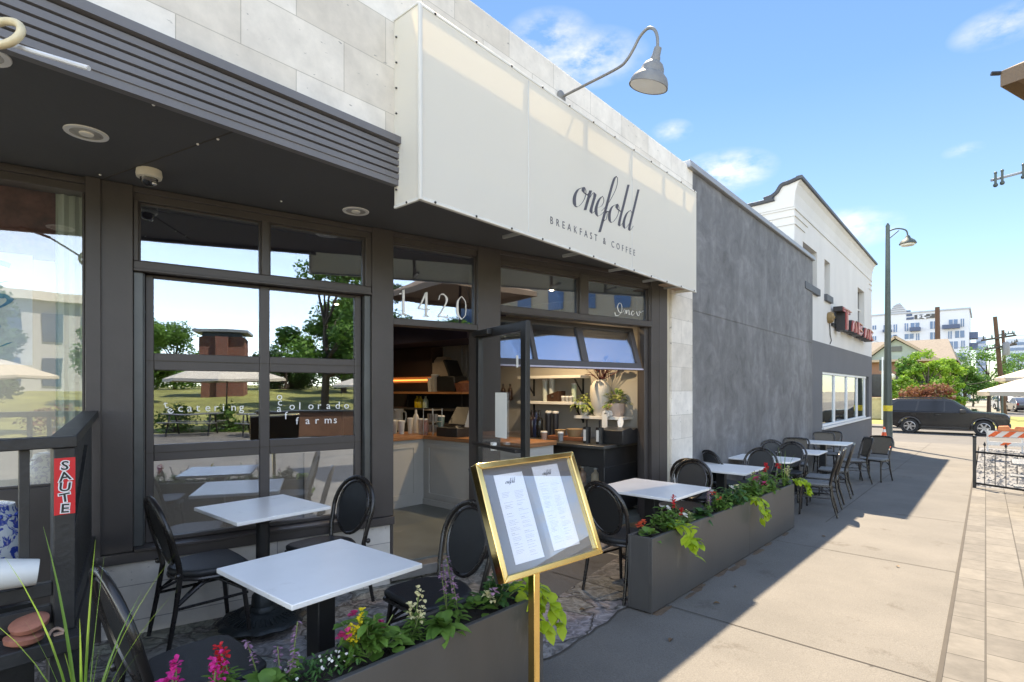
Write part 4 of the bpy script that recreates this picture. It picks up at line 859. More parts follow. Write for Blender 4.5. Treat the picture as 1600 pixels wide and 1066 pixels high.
potplant(wi(913,1.216), 'trailing variegated plant in a small white pot left of the vase', .12, .07, (.6,.58,.54), .25, 90, 5, .9)
t = thing('paper_roll', 'white paper roll hanging at the front of the vase shelf', 'roll', wi(949,1.25,6.17)); b = mb(Matrix.Rotation(R(90),4,'Y')); b.lathe([(.05,-.05),(.05,.05),(.02,.05),(.02,-.05)], 18); b.build('roll', M_white, t); b = mb(); b.box(-.052,-.048,-.03,.05,-.3,0); b.build('loose_strip', M_white, t)
cup(wi(852,1.401), 'left tall glass tumbler stack on the middle shelf', .3, .045, (.5,.55,.52), name='glass_stack', cat='glasses'); cup(wi(862,1.401), 'right tall glass tumbler stack on the middle shelf', .31, .045, (.52,.56,.54), name='glass_stack', cat='glasses')
t = thing('wood_crate', 'dark wooden box with sloped top on the middle shelf', 'box', wi(869,1.401)); b = mb(); b.prism([(-.1,0),(.1,0),(.1,.09),(-.1,.15)], -.09, .09, 'x'); b.build('box', mat('dark walnut', (.06,.03,.02), .5), t, bevel=.003); b = mb(); b.bar((-.095,0,.075),(-.085,0,.075),.03); b.build('knob', M_steel, t)
cup(wi(897,1.401), 'pale green canister at right end of the middle shelf', .24, .04, (.45,.55,.45), name='canister', cat='canister')
for px in (880,886,892): cup(wi(px,1.401,6.28), 'small steel creamer among three on the middle shelf', .06, .03, (.4,.4,.4), name='creamer', cat='creamer', group='steel creamers on the middle shelf')
for px, d in ((786,'left'),(797,'right')): bottle(wi(px,1.401,6.35), '%s dark bottle on the shelf seen through the open door' % d, .26, .04, (.04,.02,.015))
# things on the worktop
def wt(px, u=5.85, z=.901): q = pu(px, 610, u); return (u, q.y, z)
t = thing('napkin_box', 'black napkin box with wavy top at worktop end', 'box', wt(968, 6.0)); b = mb(); b.prism([(-.2,0),(.2,0),(.21,.16),(.15,.19),(.06,.17),(0,.20),(-.08,.19),(-.2,.17)], -.16, .16, 'y'); b.M = None; b.build('box', M_black, t, bevel=.006); b = mb(); b.leaf((.02,0,.18),(.3,.1,1),.14,.08,-.1); b.leaf((.06,.04,.18),(.6,0,1),.12,.07,.1); b.build('napkin', M_white, t)
def caddy(px, label, u=5.75):
    t = thing('pen_cup', label, 'caddy', wt(px, u), 0, 'black utensil cups on the worktop')
    b = mb(); b.lathe([(.045,0),(.05,.2),(.045,.2),(.04,.02)], 14); b.build('cup', M_black, t)
    b = mb(); b.box(-.052,-.049,-.018,.018,.03,.17); b.build('paper_tag', M_white, t)
    for a in (-.02,.0,.02): b = mb(); b.bar((a,a*.5,.12),(a*2,a,.29),.012,.008); b.build('utensil', M_black, t)
caddy(917, 'left black utensil cup with white tag on the worktop'); caddy(937, 'right black utensil cup with white tag beside the napkin box')
for px, d in ((857,'left'),(868,'right')):
    t = thing('cup_stack', '%s tall stack of dark paper cups on the worktop' % d, 'cups', wt(px, 6.1)); b = mb(); b.lathe([(.04,0),(.046,.34),(.04,.34)], 14); b.build('sleeve', mat('navy cup', (.02,.022,.03), .4), t); b = mb(); b.lathe([(.047,.34),(.047,.365),(.03,.37)], 14); b.build('lid', M_white, t)
t = thing('tray', 'wooden tray with cardboard dishes on the worktop', 'tray', wt(888, 5.95)); b = mb(); b.box(-.1,.1,-.28,.28,0,.05); b.build('base', mat('tray wood', (.24,.09,.045), .5), t, bevel=.005); b = mb(); b.lathe([(.08,.05),(.11,.15),(.1,.15)], 16, (0,-.1,0)); b.build('dish', mat('kraft', (.35,.23,.12), .7), t)
b = mb(); b.lathe([(.06,.05),(.08,.13),(.07,.13)], 16, (0,.13,0)); b.build('dish', mat('kraft', (.35,.23,.12), .7), t)
cup(wt(850,5.7), 'pink topped cup with white straws on the worktop', .1, .045, (.55,.33,.25), name='straw_cup')
for px, d, c in ((832,'dark spirit bottle with white label left on the worktop',(.03,.02,.02)),(838,'dark blue bottle on the worktop near door edge',(.02,.03,.08)),(843,'black pump bottle on the worktop beside the blue one',(.015,.015,.015))): bottle(wt(px, 6.0), d, .38, .05, c)
cup(wt(876,5.75), 'small black and white mug on the worktop', .1, .04, (.3,.3,.3), name='mug')
# paper notices on the glass door
nt = thing('door_notice', 'white paper notice taped inside the open glass door', 'notice', DM @ V((.47,-.012,1.16)))
b = mb(Matrix.Translation(-(DM @ V((.47,-.012,1.16)))) @ DM); b.box(.37,.58,-.0075,-.005,1.14,1.54); b.build('sheet', M_white, nt)
b = mb(); b.lathe([(.11,0),(.11,-.03),(.09,-.04)], 20); b.build('ring', M_steel, fl); b = mb(); b.lathe([(.085,-.038),(.06,-.06),(.001,-.065)], 20); b.build('diffuser', emis('warm diffuser', (1,.82,.62), 1.6), fl)
l = bpy.data.lights.new('flush_lamp', 'SPOT'); l.energy = 40; l.color = (1,.86,.7); l.shadow_soft_size = .05; l.spot_size = R(150); l.spot_blend = .7; o = bpy.data.objects.new('flush_lamp', l); C.objects.link(o); o.parent = fl; o.location = (0,0,-.075)
# ================================================================= chairs
def arcpts(w, z0, z1, x0, x1, n=14):
    out = []
    for i in range(n+1):
        a = math.pi*i/n; out.append((x0+(x1-x0)*math.sin(a), w*math.cos(a), z0+(z1-z0)*math.sin(a)))
    return out
def make_round_chair():
    t = thing('bistro_chair', 'x', 'chair')
    b = mb()                                             # seat: round at the back, straight in front
    pts = [(.22,-.19),(.225,0),(.22,.19),(.16,.225),(.0,.225)] + [(-.0-.2*math.sin(R(a)), .225*math.cos(R(a))) for a in (25,50,75,90,105,130,155)] + [(.0,-.225),(.16,-.225)]
    b.prism(pts[::-1], .435, .475, 'z'); b.build('seat', M_seat, t, bevel=.016, seg=3)
    b = mb(); b.tube([(x*.97, y*.97, .425) for x, y in pts], .014, 8, True); b.build('seat_frame', M_chair, t)
    for s in (-1, 1):
        b = mb(); b.tube([(.17,.18*s,.43),(.195,.195*s,.2),(.215,.205*s,0)], [.0155,.0145,.013], 10); b.build('leg', M_chair, t)
        b = mb(); b.tube([(-.185,.195*s,.46),(-.215,.205*s,.25),(-.26,.215*s,0)], [.0165,.015,.013], 10); b.build('leg', M_chair, t)
    side = lambda s: [(-.185,.195*s,.455),(-.20,.212*s,.55),(-.235,.226*s,.68)]
    hoop = side(1) + [(x,y,z) for x,y,z in arcpts(.228,.70,.925,-.24,-.30)] + side(-1)[::-1]
    b = mb(); b.tube(hoop, .0165, 10); b.build('back_hoop', M_chair, t)
    # inner oval ring and panel, leaning with the back
    ring = []; n = 28
    for i in range(n):
        a = 2*math.pi*i/n; z = .70 + .195*math.sin(a); y = .178*math.cos(a)*(1-.08*(1-math.sin(a))/2); x = -.235 - (z-.68)*.27
        ring.append((x, y, z))
    b = mb(); b.tube(ring, .0135, 8, True); b.build('back_ring', M_chair, t)
    b = mb(); r1 = [(x+.004,y,z) for x,y,z in ring]; r2 = [(x-.004,y,z) for x,y,z in ring]
    b.add(r1+r2, [tuple(range(n)), tuple(range(2*n-1, n-1, -1))]); b.build('back_panel', M_panel, t)
    for s in (-1, 1):
        b = mb(); b.tube(crom([(.185,.188*s,.30),(.06,.18*s,.40),(-.04,.19*s,.40),(-.20,.2*s,.29)],5), .0105, 7); b.build('side_brace', M_chair, t)
        b = mb(); b.tube([(.205,.2*s,.27),(-.205,.203*s,.27)], .0095, 7); b.build('stretcher', M_chair, t)
        b = mb(); b.tube(crom([(.19*s if s>0 else -.205,.19,.29),((.06)*s,.03,.395),((.0),-.06,.40),((-.205 if s>0 else .19),-.19,.29)],5), .0095, 7); b.build('cross_brace', M_chair, t)
    for s in (-1, 1):
        b = mb(); b.ball((-.205,.222*s,.475), .019, 6); b.build('joint', M_chair, t)
    return t
def make_square_chair():
    t = thing('rattan_chair', 'x', 'chair')
    pts = [(.22,-.2),(.22,.2),(.1,.215),(-.19,.19),(-.19,-.19),(.1,-.215)]
    b = mb(); b.prism(pts, .435, .46, 'z'); b.build('seat', mat('grey seat', (.14,.145,.15), .45, 0, .25, 40, .2, 200), t, bevel=.01)
    b = mb(); b.tube([(x,y,.425) for x,y in pts], .013, 8, True); b.build('seat_frame', M_chair, t)
    for s in (-1, 1):
        b = mb(); b.tube([(.18,.18*s,.43),(.2,.195*s,0)], [.015,.013], 10); b.build('leg', M_chair, t)
        b = mb(); b.tube([(-.18,.185*s,.47),(-.205,.195*s,.25),(-.27,.215*s,0)], [.016,.015,.013], 10); b.build('leg', M_chair, t)
        b = mb(); b.tube([(.19,.188*s,.26),(-.205,.197*s,.26)], .0095, 7); b.build('stretcher', M_chair, t)
        b = mb(); b.tube(crom([(.185,.188*s,.3),(.08,.18*s,.395),(-.06,.18*s,.395),(-.2,.195*s,.3)],4), .0095, 7); b.build('side_brace', M_chair, t)
    fr_ = crom([(-.18,.185,.46),(-.21,.2,.6),(-.265,.222,.78),(-.285,.205,.86),(-.295,.15,.89),(-.298,0,.897),(-.295,-.15,.89),(-.285,-.205,.86),(-.265,-.222,.78),(-.21,-.2,.6),(-.18,-.185,.46)], 4)
    b = mb(); b.tube(fr_, .0165, 10); b.build('back_frame', M_chair, t)
    b = mb(); vs = []
    for z, w in ((.53,.13),(.62,.155),(.72,.178),(.80,.19),(.85,.185),(.885,.14)):
        x = -.185 - (z-.46)*.27
        vs += [(x-.012,-w,z),(x-.018,0,z),(x-.012,w,z)]
    nv = len(vs); vs2 = [(x+.012,y,z) for x,y,z in vs]; fs = []
    for i in range(5):
        for k in range(2):
            a = i*3+k; fs += [(a,a+1,a+4,a+3), (nv+a+3,nv+a+4,nv+a+1,nv+a)]
    b.add(vs+vs2, fs); b.build('back_panel', M_rattan, t)
    b = mb(); b.tube([(-.205,.16,.535),(-.205,-.16,.535)], .011, 8); b.build('back_rail', M_chair, t)
    return t
c1 = make_round_chair(); c2 = make_square_chair()
used = set()
def put(kind, u, v, deg, label, tilt=0., dz=0.):
    src = c1 if kind == 'r' else c2
    o = src if kind not in used else copy_tree(src); used.add(kind)
    o.location = (u, v, gz(u)+.006+dz); o.rotation_euler = (0, tilt, R(deg))
    o['label'] = label; o['group'] = 'black bistro chairs with oval backs' if kind == 'r' else 'black chairs with woven square backs'
# copies are taken from the first one of each kind, so children exist before copying
put('r', 1.36, 3.86, -3, 'black oval back chair left of the small table by the knee wall')
put('r', 2.16, 3.72, 186, 'black oval back chair on the right of the table under the big window')
put('r', .80, 2.40, 0, 'black oval back chair seen from behind at bottom left beside the black railing')
put('r', 2.06, 2.38, 176, 'black oval back chair right of the front table behind the gold menu stand')
put('r', 4.02, 2.27, -10, 'black oval back chair at the near end of the long planter')
put('r', 5.66, 2.48, 180, 'black oval back chair facing left between two tables behind the long planter')
put('r', 6.42, 2.62, 2, 'larger looking oval back chair standing back to back with another one')
put('r', 8.10, 2.46, 182, 'black oval back chair right of the second table behind the planter')
put('r', 7.75, 2.78, -25, 'black oval back chair turned askew against the smoky grey wall')
put('r', 9.75, 2.46, 180, 'black oval back chair right of the round cornered table')
put('r', 9.95, 2.74, 200, 'black oval back chair close to the grey wall behind another chair')
put('s', 8.86, 1.86, 100, 'woven back chair nearest the camera just past the planter end')
put('s', 9.62, 1.92, 96, 'woven back chair standing right behind the nearest one')
put('s', 10.75, 1.98, 95, 'third woven back chair along the sidewalk from the planter')
put('s', 11.3, 2.72, 190, 'black chair with flat topped back at the wall side of the white table')
put('s', 12.75, 2.02, 120, 'woven back chair turned outward at the last white table')
put('s', 13.35, 1.72, 165, 'outermost woven back chair facing the grey wall')
put('s', 13.9, 2.72, 200, 'black chair between the last white table and the ribbon window')
put('s', 14.5, 2.75, 185, 'black chair farthest along the grey painted base wall')
# ================================================================= tables
def table(u, v, du, dv, deg, label, base='cross', post='flat', rnd=0., h=.745):
    t = thing('cafe_table', label, 'table', (u, v, gz(u)+.005), R(deg), 'white topped cafe tables')
    b = mb()
    if rnd:
        pts = []
        for cxs, cys, a0 in ((1,1,0),(-1,1,90),(-1,-1,180),(1,-1,270)):
            for k in range(6): a = R(a0+k*18); pts.append((cxs*(du/2-rnd)+rnd*math.cos(a), cys*(dv/2-rnd)+rnd*math.sin(a)))
        b.prism(pts, h-.025, h, 'z')
    else: b.box(-du/2,du/2,-dv/2,dv/2,h-.024,h)
    b.build('table_top', M_table, t, bevel=.004)
    if base == 'cast':
        b = mb(); b.lathe([(.045,.1),(.045,.68),(.06,.69),(.06,h-.03)], 20); b.build('post', M_black, t)
        b = mb(); sc = lambda a, r: 1+.035*math.cos(12*a)*(r > .15)
        b.lathe([(.27,0),(.285,.012),(.27,.03),(.245,.036),(.235,.03),(.15,.055),(.13,.075),(.09,.08),(.085,.1),(.075,.11),(.07,.18),(.055,.2),(.05,.21)], 72, (0,0,0), sc)
        b.build('base', mat('cast iron', (.022,.027,.027), .45, .3, .3, 14, .2, 60), t)
        b = mb()
        for i in range(36):
            a = 2*math.pi*i/36; b.bar((.15*math.cos(a),.15*math.sin(a),.058),(.22*math.cos(a),.22*math.sin(a),.04), .007, .008)
        b.build('base_fluting', mat('cast iron', (.022,.027,.027), .45, .3, .3, 14, .2, 60), t)
    else:
        b = mb(); b.box(-.045,.045,-.055,.055,.03,h-.03); b.build('post', M_black, t, bevel=.006)
        b = mb(); b.box(-.3,.3,-.035,.035,.005,.045); b.box(-.035,.035,-.33,-.036,.005,.044); b.box(-.035,.035,.036,.33,.005,.044); b.build('base', M_black, t, bevel=.006)
        b = mb(); b.box(-.22,.22,-.03,.03,h-.045,h-.026); b.build('top_bracket', M_black, t)
    return t
table(1.375, 2.42, .675, .70, 1.5, 'large looking white table nearest the camera with flat black post')
table(1.72, 3.80, .64, .68, 1, 'white table by the knee wall on an ornate round cast base', 'cast', h=.79)
table(4.86, 2.44, .80, .84, -2, 'white table behind the near end of the long planter')
table(7.15, 2.60, .78, .86, 0, 'second white table behind the long planter')
table(8.88, 2.60, .68, .95, 0, 'white table with rounded corners against the grey wall', rnd=.1)
table(10.55, 2.52, .70, .84, 0, 'white table beside the far end of the planter and a woven chair')
table(13.15, 2.62, .75, 1.0, 0, 'last white table near the ribbon window', rnd=.06)
# ================================================================= planters
def planter(u0, u1, v0, v1, h, label, ends=(1,1)):
    t = thing('planter', label, 'planter', (u0, v0, 0), 0, 'grey steel planters along the tables')
    I = Matrix.Translation((-u0, -v0, 0)); b = mb(I); th = .025
    def wall(a0, a1, c0, c1, d0=0., d1=0.):
        q = [(a0,c0),(a1,c0),(a1,c1),(a0,c1)]
        b.add([(x,y,gz(x)+.012) for x,y in q]+[(x,y,gz(x)+h) for x,y in q], [(0,3,2,1),(4,5,6,7),(0,1,5,4),(1,2,6,5),(2,3,7,6),(3,0,4,7)])
    wall(u0,u1,v0,v0+th); wall(u0,u1,v1-th,v1); wall(u0,u0+th,v0+th,v1-th); wall(u1-th,u1,v0+th,v1-th)
    b.build('box', M_planter, t, bevel=.003)
    q = [(u0+th,v0+th),(u1-th,v0+th),(u1-th,v1-th),(u0+th,v1-th)]
    b = mb(I); nx = 40
    rr = random.Random(int(u0*10)); vs = []
    for i in range(nx+1):
        x = u0+th+(u1-u0-2*th)*i/nx
        for y in (v0+th, (v0+v1)/2, v1-th): vs.append((x, y, gz(x)+h-.05+rr.uniform(0,.035)))
    b.add(vs, [(i*3+k, i*3+3+k, i*3+4+k, i*3+1+k) for i in range(nx) for k in range(2)]); b.build('soil', M_soil, t, smooth=False)
    return t
PV, PH = 1.735, .56
planter(-.35, 2.24, PV, PV+.25, PH, 'grey steel planter in the foreground behind the brass menu post')
planter(3.705, 5.905, 1.855, 2.055, PH+.005, 'grey steel planter with a rusty foot and chipped near corner')
planter(5.91, 7.66, 1.855, 2.055, PH+.005, 'grey steel planter farther along holding the spiky grass')
# ================================================================= planter plants
def plant(kind, px, v, label, seed, s=1., c='pink', c2=None, h=PH-.02, cat='flowering plant', u=None, lean=0.):
    rr = random.Random(seed)
    if u is None: q = pv(px, 610, v); u = q.x
    t = thing({'spike':'ornamental_grass','vine':'trailing_vine','low':'alyssum'}.get(kind, 'flowering_plant'), label, cat, (u, v, gz(u)+h))
    def dirn(e0, e1):
        a = rr.uniform(0, 6.283); e = rr.uniform(e0, e1); return V((math.cos(a)*math.cos(e), math.sin(a)*math.cos(e), math.sin(e)))
    def blossoms(b, p, n, r, pw):
        for i in range(n):
            d = dirn(-.5, 1.3); b.leaf(p+d*r*.35, d, pw*rr.uniform(.8,1.2), pw*rr.uniform(.8,1.15), .1, .25)
    if kind == 'rosette':
        b = mb()
        for i in range(int(30)): d = dirn(-.05, 1.2); b.leaf(V((0,0,.02)), d, s*rr.uniform(.07,.13), s*rr.uniform(.035,.055), .45)
        b.build('foliage', M_green if c2 is None else c2, t)
    elif kind == 'leafy':                                  # bushy bedding plant with a few blossoms
        b = mb(); st = mb()
        for i in range(20):
            d = dirn(.35, 1.5); L0 = s*rr.uniform(.08,.18); st.tube([(0,0,-.02), d*L0], .0025, 5)
            for k in range(9): b.leaf(d*L0*rr.uniform(.3,1), dirn(-.2, .9), s*rr.uniform(.04,.075), s*rr.uniform(.024,.038), .3)
        b.build('foliage', c2 or M_green, t); st.build('stems', M_stem, t)
        for i in range(rr.randint(2,3)):
            b = mb(); blossoms(b, dirn(.6,1.4)*s*.17, 7, .02, .024*s); b.build('blossom', PT[c], t)
    elif kind == 'snap':                                   # upright flower stems
        b = mb(); st = mb(); f = mb()
        for i in range(3):
            base = V((rr.uniform(-.03,.03), rr.uniform(-.03,.03), -.02)); top = base + V((rr.uniform(-.05,.05), rr.uniform(-.05,.05), s*rr.uniform(.15,.26)))
            st.tube([base, (base+top)/2 + V((.01,0,0)), top], .003, 5)
            for k in range(26): b.leaf(base.lerp(top, rr.uniform(.05,.75)), dirn(-.1,.7), s*rr.uniform(.05,.08), s*.017, .25)
            f = mb()
            for k in range(5): blossoms(f, top + V((rr.uniform(-.012,.012), rr.uniform(-.012,.012), -k*.014+.02)), 4, .014, .021*s)
            f.build('flower_head', PT[c], t)
        b.build('foliage', c2 or M_green, t); st.build('stems', M_stem, t)
    elif kind == 'salvia':
        b = mb(); st = mb(); f = mb(); cc = mb()
        for i in range(4):
            base = V((rr.uniform(-.05,.05), rr.uniform(-.04,.04), -.02)); hh = s*rr.uniform(.2,.36); top = base + V((rr.uniform(-.07,.07), rr.uniform(-.05,.05), hh))
            st.tube([base, (base+top)/2, top], .0025, 5)
            for k in range(9): b.leaf(base.lerp(top, rr.uniform(.05,.5)), dirn(-.1,.7), s*rr.uniform(.05,.085), s*.028, .35)
            f = mb()
            for k in range(26):
                q = base.lerp(top, rr.uniform(.55,1.02)); d = dirn(-.3,.6); f.k = 0 if k % 3 else 1; f.leaf(q, d, s*.026, s*.013, .2)
            f.build('flower_spike', [PT[c], PT['mauve']], t)
        b.build('foliage', M_green, t); st.build('stems', M_stem, t)
    elif kind == 'begonia':
        b = mb()
        for i in range(16): d = dirn(.0, 1.2); b.leaf(d*.04, d, s*rr.uniform(.06,.09), s*rr.uniform(.06,.08), .4, .05)
        b.build('foliage', c2 or M_green, t)
        for i in range(3): f = mb(); blossoms(f, dirn(.6,1.4)*s*.12, 12, .02, .026*s); f.build('blossom', PT[c], t)
    elif kind == 'low':
        b = mb(); f = mb()
        for i in range(150):
            p = V((rr.uniform(-.13,.13), rr.uniform(-.07,.07), rr.uniform(-.01,.05))); b.leaf(p, dirn(.1,1.2), s*.028, s*.01, .1)
        b.k = 1
        for i in range(26): b.leaf(V((rr.uniform(-.13,.13), rr.uniform(-.08,.06), rr.uniform(.03,.07))), dirn(.4,1.4), .012, .012, 0)
        b.build('foliage', [M_dgreen, PT['white']], t)
    elif kind == 'vine':                                   # lime sweet potato vine over the edge
        b = mb(); st = mb()
        for i in range(5):
            x0 = rr.uniform(-.08,.08); dx = rr.uniform(-.08,.14); hang = rr.uniform(.05,.20)*s
            P = crom([(0,0,0),(x0*.6,-.06,.05),(x0,-.14,.03),(x0+dx*.5,-.17,-hang*.5),(x0+dx,-.165,-hang)], 4); st.tube(P, .0028, 5)
            for k in range(7):
                p = P[rr.randrange(2, len(P))]; d = V((rr.uniform(-1,1), rr.uniform(-1,.1), rr.uniform(-.9,.5))).normalized(); b.leaf(p, d, rr.uniform(.055,.09), rr.uniform(.05,.075), .35, .1)
        for k in range(12): b.leaf((rr.uniform(-.09,.09), rr.uniform(-.09,.03), .04), dirn(0,1), .08, .065, .4, .1)
        b.build('foliage', M_lime, t); st.build('stems', M_stem, t)
    elif kind == 'spike':
        b = mb()
        for i in range(14):
            a = rr.uniform(0,6.283); L0 = s*rr.uniform(.35,.8); o = rr.uniform(.05,.5); w = rr.uniform(.003,.006); n = 7; vs = []
            d = V((math.cos(a), math.sin(a), 0)); sd_ = V((-d.y, d.x, 0))
            for k in range(n+1):
                q = k/n; p = d*(o*L0*q**1.6) + V((0,0,L0*(q - .28*o*q**3))) + d*.01; ww = w*(1-q**2*.95)
                vs += [p - sd_*ww, p + d*ww*.4, p + sd_*ww]
            b.add(vs, [f for k in range(n) for f in ((k*3,k*3+1,k*3+4,k*3+3),(k*3+1,k*3+2,k*3+5,k*3+4))])
        b.build('blades', M_grassb, t)
    return t
V2 = 1.945
plant('begonia', 1012, V2, 'begonia with coral red blossoms at the near corner of the long planter', 1, .95, 'coral')
plant('leafy', 1041, V2, 'bedding plant with one white blossom near the coral begonia', 2, 1.08, 'white')
plant('vine', 1047, V2-.02, 'lime vine hanging down over the near planter front', 3, 1.1, cat='vine')
plant('snap', 1056, V2+.03, 'red flower spike against the white table leg', 4, .95, 'red')
plant('leafy', 1074, V2, 'low yellowish bedding plant right of the white blossom', 5, .6, 'cream', M_var)
plant('rosette', 1094, V2, 'broad leaved bright green clump without flowers mid planter', 6, 1.25, c2=M_dgreen, cat='plant')
plant('salvia', 1107, V2, 'mauve flower spikes behind the broad leaved clump', 7, .8, 'mauve')
plant('leafy', 1122, V2, 'pale pink and white bedding flowers right of the mauve spikes', 8, 1.01, 'coral')
plant('leafy', 1140, V2, 'green bedding plant with two white blossoms', 9, 1.28, 'white', M_dgreen)
plant('leafy', 1156, V2, 'bedding plant with cream blossoms left of the second lime vine', 10, 1.01, 'cream')
plant('vine', 1166, V2-.02, 'lime vine with one dangling leaf at the planter seam', 11, .9, cat='vine')
plant('leafy', 1173, V2, 'bedding plant with rose pink blossoms past the planter seam', 12, 1.35, 'pink')
plant('salvia', 1183, V2+.02, 'dark purple flower spikes beneath the second table corner', 13, 1., 'purple')
plant('leafy', 1195, V2, 'yellow green bushy plant with no open colour beside the purple spikes', 14, 1.42, 'cream', M_green)
plant('snap', 1205, V2, 'tall flower stem with a dull red tip', 15, 1.25, 'red')
plant('spike', 1225, V2, 'spiky green grass fountain at the far end of the long planter', 16, .85, cat='grass plant')
plant('snap', 1230, V2-.02, 'snapdragon with pale yellow blossoms under the spiky grass', 17, 1., 'cream')
plant('vine', 1240, V2-.01, 'small lime vine at the far corner of the long planter', 18, .7, cat='vine')
V1 = PV+.12
plant('vine', 812, V1, 'lime vine behind the brass menu post', 20, .9, cat='vine')
plant('leafy', 772, V1, 'dark green bushy plant left of the brass post', 21, .9, 'mauve', M_dgreen)
plant('begonia', 748, V1, 'small bronze green begonia between salvia and bushy plant', 22, .7, 'cream')
plant('salvia', 712, V1+.03, 'tall mauve salvia in front of the dark oval chair back', 23, .85, 'mauve')
plant('rosette', 693, V1-.06, 'pale broad leaf rosette leaning over the planter rim', 24, 1.15, cat='plant')
plant('snap', 646, V1, 'snapdragon with creamy yellow heads beside the chair seat', 25, .8, 'cream')
plant('begonia', 607, V1, 'round leaved begonia with one rose red bud', 26, .85, 'pink')
plant('leafy', 575, V1, 'bushy plant with crimson blossoms next to the yellow snapdragon', 27, 1., 'pink')
plant('snap', 547, V1+.02, 'snapdragon with bright yellow flower head', 28, .85, 'yellow')
plant('low', 500, V1, 'low white alyssum mat in bare soil', 29, 1.0)
plant('salvia', 440, V1+.02, 'bushy salvia with dusky pink spikes at bottom centre left', 30, .72, 'mauve')
plant('rosette', 418, V1-.02, 'large leaved green clump under the dusky pink spikes', 31, 1.2, cat='plant')
plant('snap', 372, V1+.02, 'red tipped curving flower spike left of the salvia', 32, .8, 'red')
plant('snap', 322, V1, 'magenta flower cluster on a pale stem left of the red spike', 33, .75, 'magenta')
plant('snap', 262, V1-.02, 'leftmost magenta flower cluster in front of the dark seat', 34, .8, 'magenta')
plant('spike', 128, V1+.0, 'tall spiky grass with long arching blades beside the railing', 35, .88, cat='grass plant')
plant('spike', 1120, 2.9, 'thin wispy grass tuft growing at the foot of the stone pilaster', 36, .95, cat='grass plant', h=.0, u=7.3)
# ================================================================= brass menu stand
ms_ = thing('menu_stand', 'polished brass menu stand with two printed sheets under glass', 'menu stand', (1.845, 1.47, gz(1.845)))
IM = Matrix.Translation((-1.845, -1.47, -gz(1.845)))
BC = V((1.8505, 1.4535, 1.036)); e1 = V((math.cos(-.18), math.sin(-.18), 0)); n0 = V((-e1.y, e1.x, 0)); e2 = V((0,0,1))*math.cos(.388) + n0*math.sin(.388)
a_ = e1*math.cos(.021)+e2*math.sin(.021); b_ = e2*math.cos(.021)-e1*math.sin(.021); c_ = a_.cross(b_)
BM = IM @ Matrix(((a_.x,b_.x,c_.x,BC.x),(a_.y,b_.y,c_.y,BC.y),(a_.z,b_.z,c_.z,BC.z),(0,0,0,1)))
w2, h2, t2 = .2825, .2395, .026
b = mb(BM)
for s in (-1,1):
    b.prism([(-w2,s*h2),(w2,s*h2),(w2-t2,s*(h2-t2)),(-w2+t2,s*(h2-t2))][::(1 if s < 0 else -1)], -.025, .022, 'z')
    b.prism([(s*w2,-h2),(s*w2,h2),(s*(w2-t2),h2-t2),(s*(w2-t2),-h2+t2)][::(1 if s > 0 else -1)], -.025, .022, 'z')
b.build('frame', M_gold, ms_, bevel=.004)
b = mb(BM); b.box(-w2+.004,w2-.004,-h2+.004,h2-.004,-.045,-.02); b.build('backboard', M_black, ms_)
b = mb(BM); b.box(-w2+t2,w2-t2,-h2+t2,h2-t2,-.0195,-.006); b.build('mat_board', mat('grey mat board', (.17,.17,.18), .7, 0, .06, 3), ms_)
b = mb(BM); b.box(-w2+t2,w2-t2,-h2+t2,h2-t2,.004,.007); b.build('glass', glass('menu glass', .02, top=.3), ms_, smooth=False)
paper = mat('menu paper', (.74,.745,.78), .7, 0, .02, 4); tink = mat('menu ink', (.30,.30,.33), .7)
for s, dy in ((-.112, .0), (.105, .012)):
    b = mb(BM); b.box(s-.078,s+.078,-.185+dy,.185+dy,-.0058,-.0045); pp = b.build('menu_sheet', paper, ms_)
    b = mb(BM @ Matrix.Translation((s-.028, .142+dy, -.0042))); onefold(b, .055, .0006, .0022); b.build('script_heading', mat('menu dark ink', (.08,.08,.09), .7), pp, smooth=False)
    rr = random.Random(int(s*1000)); b = mb(BM)
    y = .105+dy
    while y > -.165+dy:
        head = rr.random() < .2
        for x0 in (s-.06, s+.008):
            if rr.random() < .2: continue
            x = x0; end = x0 + (rr.uniform(.018,.03) if head else rr.uniform(.03,.052))
            while x < end:
                wl_ = rr.uniform(.003,.009); b.add([(x,y,-.0042),(min(x+wl_,end),y,-.0042),(min(x+wl_,end),y+(.0019 if head else .0012),-.0042),(x,y+(.0019 if head else .0012),-.0042)], [(0,1,2,3)]); x += wl_+.0016
        y -= .0062 if rr.random() < .75 else .011
    b.build('print', tink, pp, smooth=False)
b = mb(IM); b.box(1.828,1.866,1.462,1.50,gz(1.845)+.02,.835); b.build('post', M_gold, ms_, bevel=.004)
b = mb(IM); b.bar((1.847,1.481,.82),(1.852,1.51,.95),.05,.03); b.build('bracket', M_gold, ms_, bevel=.003)
b = mb(IM); b.lathe([(.19,gz(1.845)+.003),(.19,gz(1.845)+.015),(.05,gz(1.845)+.03),(.03,gz(1.845)+.06)], 32, (1.847,1.481,0)); b.build('base', M_gold, ms_)
